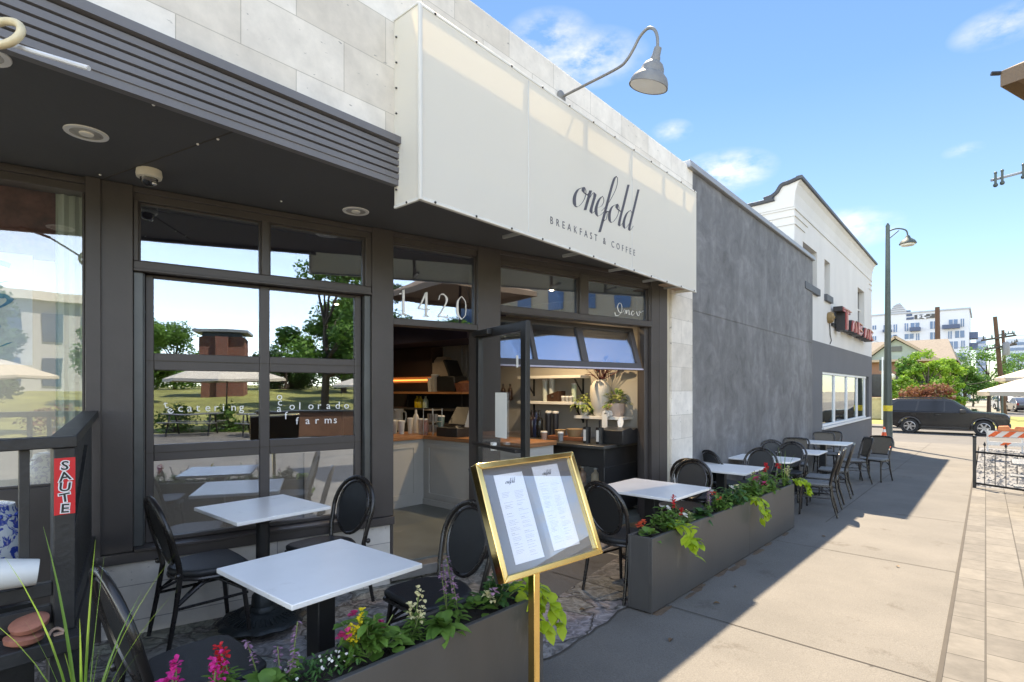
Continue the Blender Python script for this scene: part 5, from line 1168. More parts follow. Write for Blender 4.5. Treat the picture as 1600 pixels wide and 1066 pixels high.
# ================================================================= neighbour's railing and what stands on it
rl = thing('railing', 'weathered black timber railing with slats at the left edge', 'railing', (.48, 2.86, 0))
IM = Matrix.Translation((-.48, -2.86, 0))
b = mb(IM); b.box(.44,.51,2.83,2.90,.581,1.325); b.build('corner_post', M_blackw, rl, bevel=.004)
b = mb(IM); b.box(-1.5,.515,2.82,2.905,1.326,1.372); b.build('top_rail', M_blackw, rl, bevel=.004)
e0 = V((.475,2.87,0)); e9 = V((.86,4.36,0)); dr = (e9-e0)
b = mb(IM); b.bar((e0.x+.01,2.906,1.349),(e9.x,e9.y,1.405),.085,.045); b.build('top_rail', M_blackw, rl, bevel=.004)
b = mb(IM); b.bar((e0.x,2.91,.55),(e9.x,e9.y,.57),.06,.09); b.build('bottom_rail', M_blackw, rl, bevel=.004)
b = mb(IM); b.bar((e0.x,2.91,.2),(e9.x,e9.y,.2),.05,.5); b.build('skirt', M_blackw, rl, bevel=.004)
b = mb(IM); b.box(-1.5,.439,2.845,2.885,.73,.785); b.build('bottom_rail', M_blackw, rl, bevel=.004)
for i in range(22):
    p = e0.lerp(e9, (i+1)/23)
    b = mb(IM); b.bar((p.x,p.y,.58),(p.x,p.y,1.372+.02*i/22),.035,.022,(.97,-.25,0)); b.build('slat', M_blackw, rl, bevel=.002)
for u in (.355,.215,.075,-.065):
    b = mb(IM); b.box(u-.016,u+.016,2.852,2.878,.786,1.325); b.build('slat', M_blackw, rl, bevel=.002)
b = mb(IM); b.box(-1.5,.52,2.74,2.91,.52,.58); b.build('ledge', M_blackw, rl, bevel=.006)
b = mb(IM); b.box(-1.5,.439,2.855,2.895,.615,.69); b.build('lower_beam', M_blackw, rl, bevel=.004)
b = mb(IM); b.box(.42,.49,2.80,2.86,-.01,.519); b.build('leg', M_blackw, rl, bevel=.004)
b = mb(IM); b.bar((.505,2.94,.86),(.72,3.75,1.25),.02,.02); b.build('brace', M_blackw, rl)
st = thing('sticker', 'red sticker with black and white letters reading SAUTE down the railing post', 'sticker', (.475, 2.829, 1.17))
red = mat('sticker red', (.62,.02,.025), .45, 0, .06, 9)
b = mb(); b.box(-.034,.034,-.0015,.0,-.115,.115); b.build('sheet', red, st)
wk = mat('sticker white', (.75,.75,.75), .5); bk = mat('sticker black', (.02,.02,.02), .5)
for i, (ch, rot) in enumerate((('S',-4),('A',8),('U',-6),('T',6),('E',-4))):
    M0 = Matrix.Translation((0,-.0022,.083-i*.0435)) @ UP @ Matrix.Rotation(R(rot),4,'Z') @ Matrix.Translation((0,-.016,0))
    text(ch, .05, 'letter_outline', wk, st, M0, ext=.0004, align='CENTER', sx=1.15, offset=.0042)
    text(ch, .05, 'letter', bk, st, Matrix.Translation((0,-.0008,0)) @ M0, ext=.0004, align='CENTER', sx=1.15, offset=.0008)
gs = thing('garden_stool', 'blue and white porcelain garden stool behind the black railing', 'stool', (.27, 3.35, .62))
m = bpy.data.materials.new('blue and white porcelain'); NN, LL, P = nodes(m); P.inputs['Roughness'].default_value = .12; P.inputs['Coat Weight'].default_value = .5
tcn = NN.new('ShaderNodeTexCoord'); vo = NN.new('ShaderNodeTexVoronoi'); vo.inputs['Scale'].default_value = 26; vo.inputs['Randomness'].default_value = 1
no = NN.new('ShaderNodeTexNoise'); no.inputs['Scale'].default_value = 22; no.inputs['Detail'].default_value = 3; no.inputs['Distortion'].default_value = 1.6; LL.new(tcn.outputs['Object'], no.inputs['Vector'])
cr = NN.new('ShaderNodeValToRGB'); e = cr.color_ramp.elements; e[0].position = .50; e[0].color = (.60,.65,.68,1); e[1].position = .55; e[1].color = (.02,.06,.36,1); LL.new(no.outputs[0], cr.inputs[0]); LL.new(cr.outputs[0], P.inputs['Base Color'])
b = mb(); b.lathe([(.11,0),(.12,.02),(.155,.12),(.165,.22),(.155,.32),(.12,.41),(.115,.43),(.08,.44),(.001,.445)], 28); b.build('body', m, gs)
b = mb()
for k in range(22):
    a = 2*math.pi*k/22
    for z, r in ((.045,.128),(.385,.132)): b.ball((r*math.cos(a), r*math.sin(a), z), .008, 5)
b.build('studs', mat('cobalt', (.03,.07,.35), .2), gs)
b = mb(); b.box(-.16,.16,-.16,.16,-.62,-.001); b.build('plinth', M_blackw, gs)
bk_ = thing('plastic_bucket', 'white plastic bucket lying on its side on the railing', 'bucket', (.318, 2.835, .852))
b = mb(Matrix.Rotation(R(100),4,'Y') @ Matrix.Rotation(R(0),4,'Z')); 
b.M = Matrix.Rotation(R(-8),4,'Z') @ Matrix.Rotation(R(97),4,'Y'); b.lathe([(.001,.075),(.048,.075),(.05,.07),(.062,-.08),(.058,-.08),(.046,.06),(.001,.06)], 24); b.build('body', mat('milky plastic', (.66,.66,.63), .35, 0, .05, 9), bk_)
b = mb(); b.M = Matrix.Rotation(R(-8),4,'Z') @ Matrix.Rotation(R(97),4,'Y'); b.lathe([(.06,-.055),(.067,-.055),(.067,-.075),(.06,-.075)], 24); b.build('rim', mat('milky plastic', (.66,.66,.63), .35, 0, .05, 9), bk_)
M_terra = mat('terracotta', (.34,.13,.085), .8, 0, .2, 12, .15, 80)
for p, rz, dg, lab in (((.345,2.80,.582),4,0,'terracotta saucer lying flat on the railing ledge'),((.368,2.815,.63),-10,14,'terracotta saucer leaning on top of another saucer')):
    t = thing('clay_saucer', lab, 'saucer', p); t.rotation_euler = (R(12 if dg else 0), R(rz), 0)
    b = mb(); b.lathe([(.001,0),(.04,0),(.058,.012),(.062,.03),(.056,.034),(.03,.038),(.001,.04)], 26); b.build('dish', M_terra, t)
t = thing('clay_shard', 'small broken clay shard beside the saucers on the ledge', 'shard', (.445,2.80,.582)); b = mb(); b.tube(crom([(-.025,0,.004),(-.015,.01,.018),(.005,.012,.022),(.025,.0,.006)],4), .006, 6); b.box(-.01,.02,-.012,.008,0,.008); b.build('piece', mat('pale clay', (.45,.3,.22), .8), t)
# crank pole hanging from the fascia
cp = thing('crank_pole', 'white awning crank rod with an ivory ring in front of the grey fascia', 'crank', (.29, 2.56, 2.80))
b = mb(); ctr = pd(4,52,1.9) - V((.29,2.56,2.80)); e_u = V((RT[0],RT[1],0))
b.tube([ctr + e_u*.063*math.cos(a) + V((0,0,1))*.055*math.sin(a) + V((FW[0],FW[1],0))*.02*math.sin(a) for a in [2*math.pi*k/24 for k in range(24)]], .0135, 10, True); b.build('ring', mat('ivory enamel', (.62,.52,.33), .3, 0, .15, 20), cp)
b = mb(); b.tube([pd(-120,20,1.95)-V((.29,2.56,2.80)), pd(-20,58,1.93)-V((.29,2.56,2.80)), pd(139,107,1.9)-V((.29,2.56,2.80))], .0085, 8); b.build('rod', mat('grey white rod', (.55,.57,.6), .35), cp)
b = mb(); b.tube([pd(-120,20,1.95)-V((.29,2.56,2.80)), V((-.35,.5,.15))], .012, 6); b.build('hanger', M_black, cp)
# poster and curtain behind the left window
po = thing('paper_sign', 'white paper sign with blue brush lettering inside the left window', 'sign', sf(-.62,.09,1.72))
b = mb(Matrix.Translation(-sf(-.62,.09,1.72)) @ SFM); b.box(-1.05,-.395,.088,.09,1.72,2.42); b.build('sheet', mat('poster paper', (.62,.68,.70), .7), po)
b = mb(Matrix.Translation(-sf(-.62,.09,1.72)) @ SFM @ Matrix.Translation((-.62,.086,1.80)) @ UP)
script_lines(b, [[(0,4.2),(.5,4.6),(1.0,4.5)],[(.2,3.4),(.9,3.7)],[(-.4,2.6),(.6,2.9),(1.0,2.7),(.4,2.2),(-.5,2.1)],[(.0,1.2),(.6,1.4)],[(-.3,.4),(.4,.2),(1.0,.5)]], .03, .035, .12, 0); b.build('lettering', mat('blue brush ink', (.05,.22,.45), .6), po, smooth=False)
cu = thing('curtain', 'pale green curtain strip at the right side of the left window', 'curtain', sf(-.2,.14,.95))
b = mb(Matrix.Translation(-sf(-.2,.14,.95)) @ SFM)
pts = [(-.285+.155*i/14, .13+.012*math.sin(i*1.3)) for i in range(15)]
b.prism(pts + [(x,y+.006) for x,y in pts[::-1]], .95, 2.895, 'z'); b.build('cloth', mat('pale curtain', (.46,.52,.44), .8, 0, .06, 6), cu)
pel = thing('pelmet', 'dark red patterned fabric band across the top of the left window', 'pelmet', sf(-1,.2,2.43))
b = mb(Matrix.Translation(-sf(-1,.2,2.43)) @ SFM); b.box(-2.5,-.29,.2,.23,2.42,2.9); b.build('band', mat('brown damask', (.14,.06,.045), .85, 0, .6, 9), pel)
# ================================================================= right hand side: low fence, picnic tables, umbrellas
fe = thing('iron_fence', 'low black iron fence with spear tips beside the gravel bed', 'fence', (13.7, .16, gz(13.7)))
A = V((13.7,.16,0)); B = V((12.55,-1.75,0)); n = 13; zb = gz(13.2); IM = Matrix.Translation((-13.7,-.16,-gz(13.7)))
b = mb(IM); b.bar((A.x,A.y,zb-.05),(A.x,A.y,zb+.95),.055); b.ball((A.x,A.y,zb+.97), .035, 6); b.build('post', M_black, fe)
b = mb(IM); b.bar((A.x,A.y,zb+.68),(B.x,B.y,zb+.68),.035); b.build('rail', M_black, fe)
b = mb(IM); b.bar((A.x,A.y,zb+.08),(B.x,B.y,zb+.08),.035); b.build('rail', M_black, fe)
for i in range(1, n):
    p = A.lerp(B, i/n); b = mb(IM); b.bar((p.x,p.y,zb+.08),(p.x,p.y,zb+(.80 if i % 2 else .68)),.014)
    if i % 2: b.M = IM @ Matrix.Translation((p.x,p.y,zb+.80)); b.lathe([(.008,0),(.022,.03),(.001,.09)], 8)
    b.build('picket', M_black, fe)
def picnic(u, v, label, deg):
    t = thing('picnic_table', label, 'picnic table', (u, v, gz(u)), R(deg), 'black slatted picnic tables')
    for k in range(5):
        b = mb(); b.box(-.9,.9,-.36+k*.15,-.24+k*.15,.72,.75); b.build('top_slat', mat('grey slat', (.16,.165,.17), .35, .2, .1, 4), t, bevel=.005)
    for s in (-1,1):
        for k in range(2): b = mb(); b.box(-.9,.9,s*.62-.12+k*.125,s*.62-.01+k*.125,.44,.465); b.build('seat_slat', mat('grey slat', (.16,.165,.17), .35, .2, .1, 4), t, bevel=.005)
    for s in (-1,1):
        b = mb(); b.bar((s*.65,-.3,.7),(s*.65,-.7,0),.05); b.build('leg', M_black, t); b = mb(); b.bar((s*.65,.3,.7),(s*.65,.7,0),.05); b.build('leg', M_black, t)
        b = mb(); b.bar((s*.65,-.75,.42),(s*.65,.75,.42),.045); b.build('cross_beam', M_black, t)
picnic(11.3, -1.20, 'grey slatted picnic table cut by the right edge near the low iron fence', 90)
M_canv = mat('beige canvas', (.56,.50,.41), .8, 0, .06, 3, .05, 90); M_brown = mat('brown canvas', (.21,.145,.095), .8, 0, .1, 4, .08, 60)
def umbrella(c, zt, r, label, m=M_canv, base=None, n=8, rot=0.):
    g = gz(c[0]) if base is None else base
    t = thing('patio_umbrella', label, 'umbrella', (c[0], c[1], g), R(rot), 'patio umbrellas across the paving')
    rim_z = zt-g; pk = rim_z + r*.33
    b = mb(); vs = [(0,0,pk)]
    for k in range(n):
        a = 2*math.pi*k/n; vs += [(r*math.cos(a)*.5, r*math.sin(a)*.5, pk-(pk-rim_z)*.43), (r*math.cos(a), r*math.sin(a), rim_z), (r*math.cos(a)*1.0, r*math.sin(a)*1.0, rim_z-.09)]
        a2 = a+math.pi/n; q = math.cos(math.pi/n)*.98; vs += [(r*q*math.cos(a2), r*q*math.sin(a2), rim_z+.0), (r*q*math.cos(a2), r*q*math.sin(a2), rim_z-.11)]
    fs = []
    for k in range(n):
        i = 1+k*5; j = 1+((k+1) % n)*5; fs += [(0,i,j), (i,i+1,i+3), (i,i+3,j), (j,i+3,j+1), (i+1,i+2,i+4,i+3), (i+3,i+4,j+2,j+1)]
    b.add(vs, fs); o = b.build('canopy', m, t, smooth=False); so_ = o.modifiers.new('thickness', 'SOLIDIFY'); so_.thickness = .006
    b = mb(); b.lathe([(.03,0),(.025,pk)], 10); b.build('pole', M_black, t)
    b = mb(); b.lathe([(.3,0),(.3,.06),(.06,.1),(.04,.3)], 18); b.build('base', M_black, t)
    for k in range(n):
        a = 2*math.pi*k/n; b = mb(); b.tube([(0,0,pk-.03),(r*.99*math.cos(a), r*.99*math.sin(a), rim_z-.01)], .009, 5); b.build('rib', M_black, t)
    b = mb(); b.tube([(r*1.0,0,rim_z-.01),(r*1.0+.045,0,rim_z-.005)], .012, 6); b.build('rib_tip', M_black, t)
q = pd(1563,112,3.22); dv = V((.42,-.91,0)).normalized()
umbrella((q.x+dv.x*1.5, q.y+dv.y*1.5), q.z, 1.5, 'brown canvas umbrella corner overhead at upper right', M_brown, n=4, rot=math.degrees(math.atan2(-dv.y, -dv.x)))
q = pd(1546,612,12.5); umbrella((q.x+.80, q.y-1.15), q.z, 1.4, 'lower beige umbrella at the right edge of the street', rot=math.degrees(math.atan2(1.15,-.80)))
q = pd(1571,590,15.5); umbrella((q.x+.80, q.y-1.15), q.z, 1.4, 'upper beige umbrella just behind another at the right edge', rot=math.degrees(math.atan2(1.15,-.80)))
# striped barricade
bc = thing('barricade', 'white and orange striped traffic barricade with an orange weight', 'barricade', (25.0, -.5, gz(25)))
Q = [pd(1543,672,18.2), pd(1640,676,17.2)]; a0 = Q[0]; a1 = Q[1]; IM = Matrix.Translation((-25.0,.5,-gz(25)))
dd = (a1-a0); dd.z = 0; Ld = dd.length; dd.normalize(); bz = gz(25)
BMx = IM @ Matrix(((dd.x,-dd.y,0,a0.x),(dd.y,dd.x,0,a0.y),(0,0,1,bz),(0,0,0,1)))
Mor = mat('barricade orange', (.78,.13,.03), .5)
for z in (.50,.22):
    b = mb(BMx); b.box(0,Ld,-.015,.015,z,z+(.2 if z > .4 else .12)); pl = b.build('board', M_white, bc)
    if z > .4:
        for k in range(7):
            x = k*.36; b = mb(BMx); b.prism([(x,z+.008),(x+.17,z+.008),(x+.36,z+.192),(x+.19,z+.192)], -.021, -.0155, 'y'); b.build('stripe', Mor, pl)
    else:
        for k in range(3): x = k*.7+.3; b = mb(BMx); b.prism([(x,z+.01),(x+.2,z+.01),(x+.3,z+.11),(x+.1,z+.11)], -.021, -.0155, 'y'); b.build('stripe', Mor, pl)
for x in (.0, .85, 1.7): b = mb(BMx); b.box(x-.025,x+.025,.016,.05,0,.74); b.build('upright', M_white, bc)
b = mb(BMx); b.prism([(.25,.71),(1.0,.71),(.98,.86),(.7,.88),(.66,.80),(.56,.80),(.52,.88),(.27,.86)], -.1, .1, 'y'); b.build('weight', mat('faded orange', (.72,.24,.10), .6, 0, .15, 8), bc, bevel=.02)
# ================================================================= cars
def car(loc, rz, label, L=4.83, H=1.80, Wd=1.93, paint=None, kind='suv', group=None):
    t = thing('parked_suv' if kind == 'suv' else 'parked_car', label, 'car', loc, rz, group)
    k = L/4.83; hz = H/1.80; fx, rx = 1.50*k, -1.35*k; wr = .39*hz if kind == 'suv' else .33
    P = lambda pts: [(x*k, z*hz) for x, z in pts]
    def arch(cx, r=.47*hz if kind == 'suv' else .40): return [(cx + r*math.cos(R(a)), .39*hz*(1 if kind=='suv' else .85) + r*math.sin(R(a))) for a in (190,165,140,115,90,65,40,15,-10)]
    low = P([(-2.40,.55)]) + [(-2.1*k,.42*hz)] + arch(rx) + arch(fx) + P([(2.18,.42),(2.38,.55),(2.42,.85),(2.36,1.0),(2.25,1.08),(1.2,1.16),(-2.36,1.14),(-2.42,.9)])
    y = Wd/2
    b = mb(); b.prism(low, -y, y, 'y'); b.build('body', paint, t, bevel=.05*k, seg=3)
    roof = P([(1.12,1.13),(.35,1.70),(.1,1.77),(-1.9,1.77),(-2.18,1.70),(-2.36,1.13)]) if kind == 'suv' else P([(1.0,1.13),(.3,1.72),(-.9,1.76),(-2.05,1.15)])
    b = mb(); n = len(roof); yt = y*.80; yb = y*.965
    vs = [(x, s*(yb+(yt-yb)*(z/hz-1.13)/.64), z) for s in (-1,1) for x, z in roof]
    b.add(vs, [tuple(range(n)), tuple(range(2*n-1,n-1,-1))] + [(i,n+i,n+(i+1)%n,(i+1)%n) for i in range(n)]); b.build('cabin', paint, t, bevel=.03*k)
    tint = mat('tinted glass', (.010,.012,.016), .08, 0, .1, 2, spec=.35); light = glass('car side glass', .25, (.55,.6,.62))
    def yw(z): return yb+(yt-yb)*(z/hz-1.13)/.64 + .006
    wins = [[(.98,1.17),(.32,1.63),(.06,1.67),(.06,1.17)], [(-.0,1.17),(-.0,1.67),(-.95,1.67),(-1.05,1.17)], [(-1.13,1.17),(-1.03,1.67),(-1.85,1.66),(-2.12,1.42),(-2.2,1.17)]] if kind == 'suv' else [[(.85,1.17),(.28,1.62),(-.25,1.66),(-.25,1.17)],[(-.31,1.17),(-.31,1.66),(-.85,1.66),(-1.7,1.17)]]
    for s in (-1,1):
        for i, w in enumerate(wins):
            q = P(w); b = mb(); b.add([(x, s*yw(z), z) for x,z in q]+[(x, s*(yw(z)-.02), z) for x,z in q], [tuple(range(len(q))), tuple(range(2*len(q)-1,len(q)-1,-1))]+[(j,(j+1)%len(q),len(q)+(j+1)%len(q),len(q)+j) for j in range(len(q))]); b.build('window', tint, t, smooth=False)
        b = mb(); b.box(.62*k,.86*k,s*(y+.0),s*(y+.2),1.1*hz,1.27*hz); b.build('mirror', M_black, t, bevel=.03)
        for x in (-.2,-1.2): b = mb(); b.box((x-.11)*k,(x+.11)*k,s*y,s*(y+.025),.99*hz,1.02*hz); b.build('handle', M_black, t)
        for cx in (rx, fx):
            M0 = Matrix.Translation((cx, s*(y-.13), wr)) @ Matrix.Rotation(R(90 if s < 0 else -90), 4, 'X')
            b = mb(M0); b.lathe([(wr*.62,-.11),(wr*.95,-.11),(wr,-.06),(wr,.09),(wr*.95,.125),(wr*.64,.13),(wr*.62,.09)], 32); wl_ = b.build('wheel', mat('tyre', (.018,.018,.018), .8), t)
            b = mb(M0); b.lathe([(wr*.62,.06),(wr*.64,.12),(wr*.58,.125),(wr*.56,.06)], 28)
            for q in range(6):
                a = q*math.pi/3; b.bar((0,0,.09),(wr*.6*math.cos(a),wr*.6*math.sin(a),.1),.07,.03)
            b.lathe([(.001,.1),(.07,.1),(.06,.12),(.001,.12)], 12); b.build('rim', mat('alloy', (.34,.34,.35), .3, .9, .1, 9), wl_)
            b = mb(M0); b.lathe([(.001,.0),(wr*.6,.0),(wr*.6,.03),(.001,.03)], 20); b.build('brake_disc', M_black, wl_)
            if kind == 'suv':
                a = arch(cx, .50*hz)[1:-1]; a2 = arch(cx, .44*hz)[1:-1][::-1]; b = mb(); b.prism(a+a2, s*(y-.02), s*(y+.025), 'y'); b.build('fender_flare', mat('flare plastic', (.05,.05,.053), .6), t, smooth=False)
        b = mb(); b.box(2.28*k,2.40*k,s*(y-.42),s*(y-.04),.88*hz,1.0*hz); b.build('headlight', mat('headlight', (.5,.52,.55), .1), t, bevel=.03)
        b = mb(); b.box(-2.43*k,-2.33*k,s*(y-.2),s*(y-.03),.85*hz,1.1*hz); b.build('tail_light', mat('tail red', (.25,.015,.015), .2), t, bevel=.02)
        if kind == 'suv':
            b = mb(); b.bar((-1.85*k,s*.68,1.83*hz),(.05*k,s*.68,1.83*hz),.04); b.bar((-1.75*k,s*.68,1.76*hz),(-1.75*k,s*.68,1.83*hz),.05); b.bar((-.05*k,s*.68,1.76*hz),(-.05*k,s*.68,1.83*hz),.05); b.build('roof_rail', M_black, t)
            b = mb(); b.bar((-.9*k,s*(y-.02),.37*hz),(.95*k,s*(y-.02),.37*hz),.1,.06); b.build('side_step', M_black, t)
    q = P([(1.02,1.17),(.36,1.68)]); b = mb(); b.add([(q[0][0]+.015,-y*.86,q[0][1]),(q[0][0]+.015,y*.86,q[0][1]),(q[1][0]+.015,y*.72,q[1][1]),(q[1][0]+.015,-y*.72,q[1][1])],[(0,1,2,3)]); o = b.build('windscreen', tint, t, smooth=False); sm = o.modifiers.new('thickness','SOLIDIFY'); sm.thickness = .01
    b = mb(); b.box(2.30*k,2.46*k,-y*.9,y*.9,.42*hz,.62*hz); b.build('bumper', mat('flare plastic', (.05,.05,.053), .6), t, bevel=.04)
    b = mb(); b.box(2.36*k,2.435*k,-.5,.5,.68*hz,.98*hz); b.build('grille', M_black, t, bevel=.02)
    b = mb(); b.box(-1.9*k,1.9*k,-y*.8,y*.8,.3*hz,.5*hz); b.build('underbody', M_black, t)
    return t
Mcp = mat('black car paint', (.010,.010,.012), .2, 0, .1, 2, coat=.35, spec=.35)
car((35.85, 1.60, -.69), R(-90), 'glossy black parked SUV with roof rails across the street', 4.95, 1.84, 1.95, Mcp)
for i, (px, Z, rz, c, lab) in enumerate(((1578,62,20,(.45,.46,.48),'small silver car parked far down the street'),(1597,56,10,(.05,.05,.06),'small dark car far down the street at right edge'),(1566,75,20,(.55,.56,.57),'distant white car behind the globe lamp'))):
    q = pd(px, 640, Z); car((q.x, q.y, -.66), R(rz), lab, 4.5, 1.5, 1.8, mat('car paint %d' % i, c, .2, 0, .05, 2, coat=.8), 'sedan', 'cars parked far down the street')
# ================================================================= background houses and towers
hs_ = thing('house', 'tan house with grey green gable and shingled roof behind the trees', 'house', (58, 4, -.66))
IM = Matrix.Translation((-58,-4,.66)); M_shing = mat('tan shingles', (.17,.145,.12), .9, 0, .25, 6, .3, 60); M_pink = mat('pink brown siding', (.34,.19,.14), .8, 0, .12, 2); M_gab = mat('grey green gable', (.32,.36,.31), .8, 0, .08, 2)
gy0, gyp, gy1 = 8.1, 5.95, 3.3
b = mb(IM); b.box(58.5,70,2.2,11,-.66,4.2); b.build('wall', M_pink, hs_)
b = mb(IM); b.prism([(gy0,4.25),(gyp,6.0),(gy1,4.25)], 58.0, 64, 'x'); b.build('gable', M_gab, hs_, smooth=False)
b = mb(IM); b.bar((57.7,gy0+.5,4.0),(57.7,gyp,6.22),.25,.2); b.bar((57.7,gyp,6.22),(57.7,gy1-.5,4.0),.25,.2); b.build('verge_board', mat('tan trim', (.42,.31,.22), .7), hs_)
b = mb(IM)
b.add([(57.6,gy0+.5,4.12),(57.6,gyp,6.36),(66,gyp,6.36),(66,gy0+.5,4.12),(57.6,gy1-.5,4.12),(66,gy1-.5,4.12)], [(0,1,2,3),(1,4,5,2)])
b.add([(58.0,1.8,4.1),(58.0,11.5,4.1),(64,10.5,6.3),(64,2.6,6.3),(70,1.8,4.1),(70,11.5,4.1)], [(0,3,2,1),(3,4,5,2),(0,4,3),(1,2,5)])
b.build('roof', M_shing, hs_, smooth=False)
b = mb(IM); b.box(57.92,57.98,gyp-.45,gyp+.45,4.95,5.4); b.build('vent', mat('vent dark', (.12,.12,.11), .7), hs_)
for v in (8.0,6.6,4.6,3.2): b = mb(IM); b.box(57.6,57.85,v-.12,v+.12,-.66,4.1); b.build('porch_post', mat('tan trim', (.42,.31,.22), .7), hs_)
for v in (7.3,5.6,3.9): b = mb(IM); b.box(58.42,58.5,v-.5,v+.5,1.0,3.0); b.build('window', M_dk, hs_)
b = mb(IM); b.box(57.5,58.5,2.9,8.6,4.05,4.25); b.build('porch_beam', mat('tan trim', (.42,.31,.22), .7), hs_)
b = mb(IM); b.box(57.6,57.66,3.0,8.2,.2,.9); b.build('porch_rail', mat('tan trim', (.42,.31,.22), .7), hs_)
# white apartment block
U = 170.
ap = thing('apartment_block', 'white apartment block with dark blue windows and balconies', 'building', (U, 3, 0))
IM = Matrix.Translation((-U,-3,0)); M_apw = mat('apartment render', (.50,.52,.56), .8, 0, .03, .3); M_bw = mat('blue window', (.03,.085,.19), .12, 0, .3, .3); M_bal = mat('balcony blue', (.035,.06,.12), .5)
def pt(X, Y): return pu(1360+X/4.4417, 440+Y/4.4417, U)
a = pt(685,190); c_ = pt(-40,250)
b = mb(IM); b.box(U,U+22,a.y,45,-1,a.z); b.build('wall', M_apw, ap)
b = mb(IM); b.box(U-.3,U+22.3,a.y-.3,45.3,a.z,a.z+.35); b.build('parapet_cap', mat('grey cap', (.3,.32,.36), .6), ap)
for x0,x1,y0,y1 in ((92,145,300,350),(162,185,298,352),(238,262,290,345),(280,340,285,345),(415,458,275,330),(545,605,262,322),(627,650,258,315),(238,300,362,400),(318,340,360,410),(415,458,352,405),(540,565,345,398),(588,652,340,392),(545,607,415,468),(630,655,410,465),(588,655,495,545),(120,185,370,402),(15,40,305,335),(15,40,380,410),(300,345,425,470),(180,230,430,480),(480,520,430,480)):
    p, q = pt(x0,y1), pt(x1,y0)
    b = mb(IM); b.box(U-.12,U+.1,q.y,p.y,p.z,q.z); w = b.build('window', M_bw, ap)
    b = mb(IM); b.box(U-.18,U-.1,(p.y+q.y)/2-.06,(p.y+q.y)/2+.06,p.z,q.z); b.build('mullion', M_apw, w)
for x0,x1,y0,y1 in ((275,350,318,348),(500,622,298,332),(90,150,335,355),(588,660,525,548)):
    p, q = pt(x0,y1), pt(x1,y0); b = mb(IM); b.box(U-1.6,U-.19,q.y,p.y,p.z,p.z+.25); b.box(U-1.6,U-1.52,q.y,p.y,p.z+.25,q.z); b.box(U-1.52,U-.19,q.y,q.y+.08,p.z+.25,q.z); b.box(U-1.52,U-.19,p.y-.08,p.y,p.z+.25,q.z); b.build('balcony', M_bal, ap)
for k, y in enumerate((375,450)):
    p, q = pt(690,y), pt(730,y-20); b = mb(IM); b.box(U+1,U+6,a.y-1.6,a.y,p.z-.6,p.z+.9); b.build('side_balcony', M_bal, ap)
p, q = pt(307,262), pt(460,222)
bn = thing('banner', 'black banner with a white letter K on the apartment block', 'banner', (U-.15, (p.y+q.y)/2, p.z))
I2 = Matrix.Translation((-(U-.15), -(p.y+q.y)/2, -p.z)); b = mb(I2); b.box(U-.3,U-.15,q.y,p.y,p.z,q.z); b.build('cloth', M_black, bn)
hh = q.z-p.z; b = mb(I2); k0 = p.y-.3
b.prism([(k0-.3,p.z+hh*.05),(k0-.3,p.z+hh*.95),(k0-.7,p.z+hh*.95),(k0-.7,p.z+hh*.05)], U-.36, U-.3, 'x'); b.bar((U-.33,k0-.7,p.z+hh*.45),(U-.33,k0-2.0,p.z+hh*.97),.06,.4,(0,1,0)); b.bar((U-.33,k0-1.0,p.z+hh*.6),(U-.33,k0-2.0,p.z+hh*.03),.06,.4,(0,1,0)); b.build('letter_k', M_apw, bn, smooth=False)
b = mb(I2); b.box(U-.34,U-.3,q.y+1,k0-2.8,p.z+hh*.62,p.z+hh*.78); b.box(U-.34,U-.3,q.y+2,k0-2.8,p.z+hh*.25,p.z+hh*.38); b.build('text_line', M_apw, bn)
p, q = pt(250,270), pt(300,236); ns = thing('wall_sign', 'small dark text sign left of the black banner on the apartment block', 'sign', (U, p.y, p.z)); I2 = Matrix.Translation((-U,-p.y,-p.z)); b = mb(I2)
for k in range(3): b.box(U-.12,U-.02,q.y+k*.3,p.y,p.z+.9*k+.1,p.z+.9*k+.7)
b.build('text_lines', M_bal, ns)
# curved tower and far blocks
def far_block(pxs, top, U2, label, col, name='far_tower', base=-1, dep=30, rows=9, cat='tower'):
    p0, p1 = pu(pxs[0], top, U2), pu(pxs[1], top, U2); t = thing(name, label, cat, (U2, p1.y, 0)); I = Matrix.Translation((-U2,-p1.y,0))
    b = mb(I); b.box(U2,U2+dep,p1.y,p0.y,base,p0.z); b.build('wall', mat('far wall %.2f' % col[0], col, .6, 0, .08, .05), t)
    for k in range(rows):
        z = p0.z*(.1+.88*k/rows); b = mb(I); b.box(U2-.2,U2,p1.y+.5,p0.y-.5,z,z+p0.z*.05); b.build('window_band', M_bw, t)
    return t
U2 = 420.
t = thing('curved_tower', 'grey tower with a curved stepped top behind the apartment block', 'tower', (U2, 40, 0)); I = Matrix.Translation((-U2,-40,0))
def p2(X, Y): q = pu(1360+X/4.4417, 440+Y/4.4417, U2); return (q.y, q.z)
out = [p2(135,300),p2(135,225),p2(142,195),p2(158,172),p2(180,156),p2(205,149),p2(218,165),p2(232,188),p2(250,205),p2(265,215),p2(265,300)]
b = mb(I); b.prism(out, U2, U2+25, 'x'); b.build('tower_body', mat('tower grey', (.26,.28,.32), .5, 0, .05, .05), t, smooth=False)
for k in range(5):
    y0 = 168+k*13; xl = 135+max(0,(205-y0))*.55; xr = 222+(y0-168)*.85
    a_1, a_2 = p2(xl+3,y0), p2(min(xr,262),y0-4); b = mb(I); b.box(U2-.6,U2-.05,a_2[0],a_1[0],a_1[1],a_2[1]); b.build('window_band', mat('tower band', (.40,.42,.46), .4), t)
far_block((1525,1541), 527, 400, 'slim grey blue tower right of the apartment block', (.28,.32,.40))
far_block((1572,1640), 530, 300, 'pale blue office block at the right edge behind the trees', (.40,.45,.52))
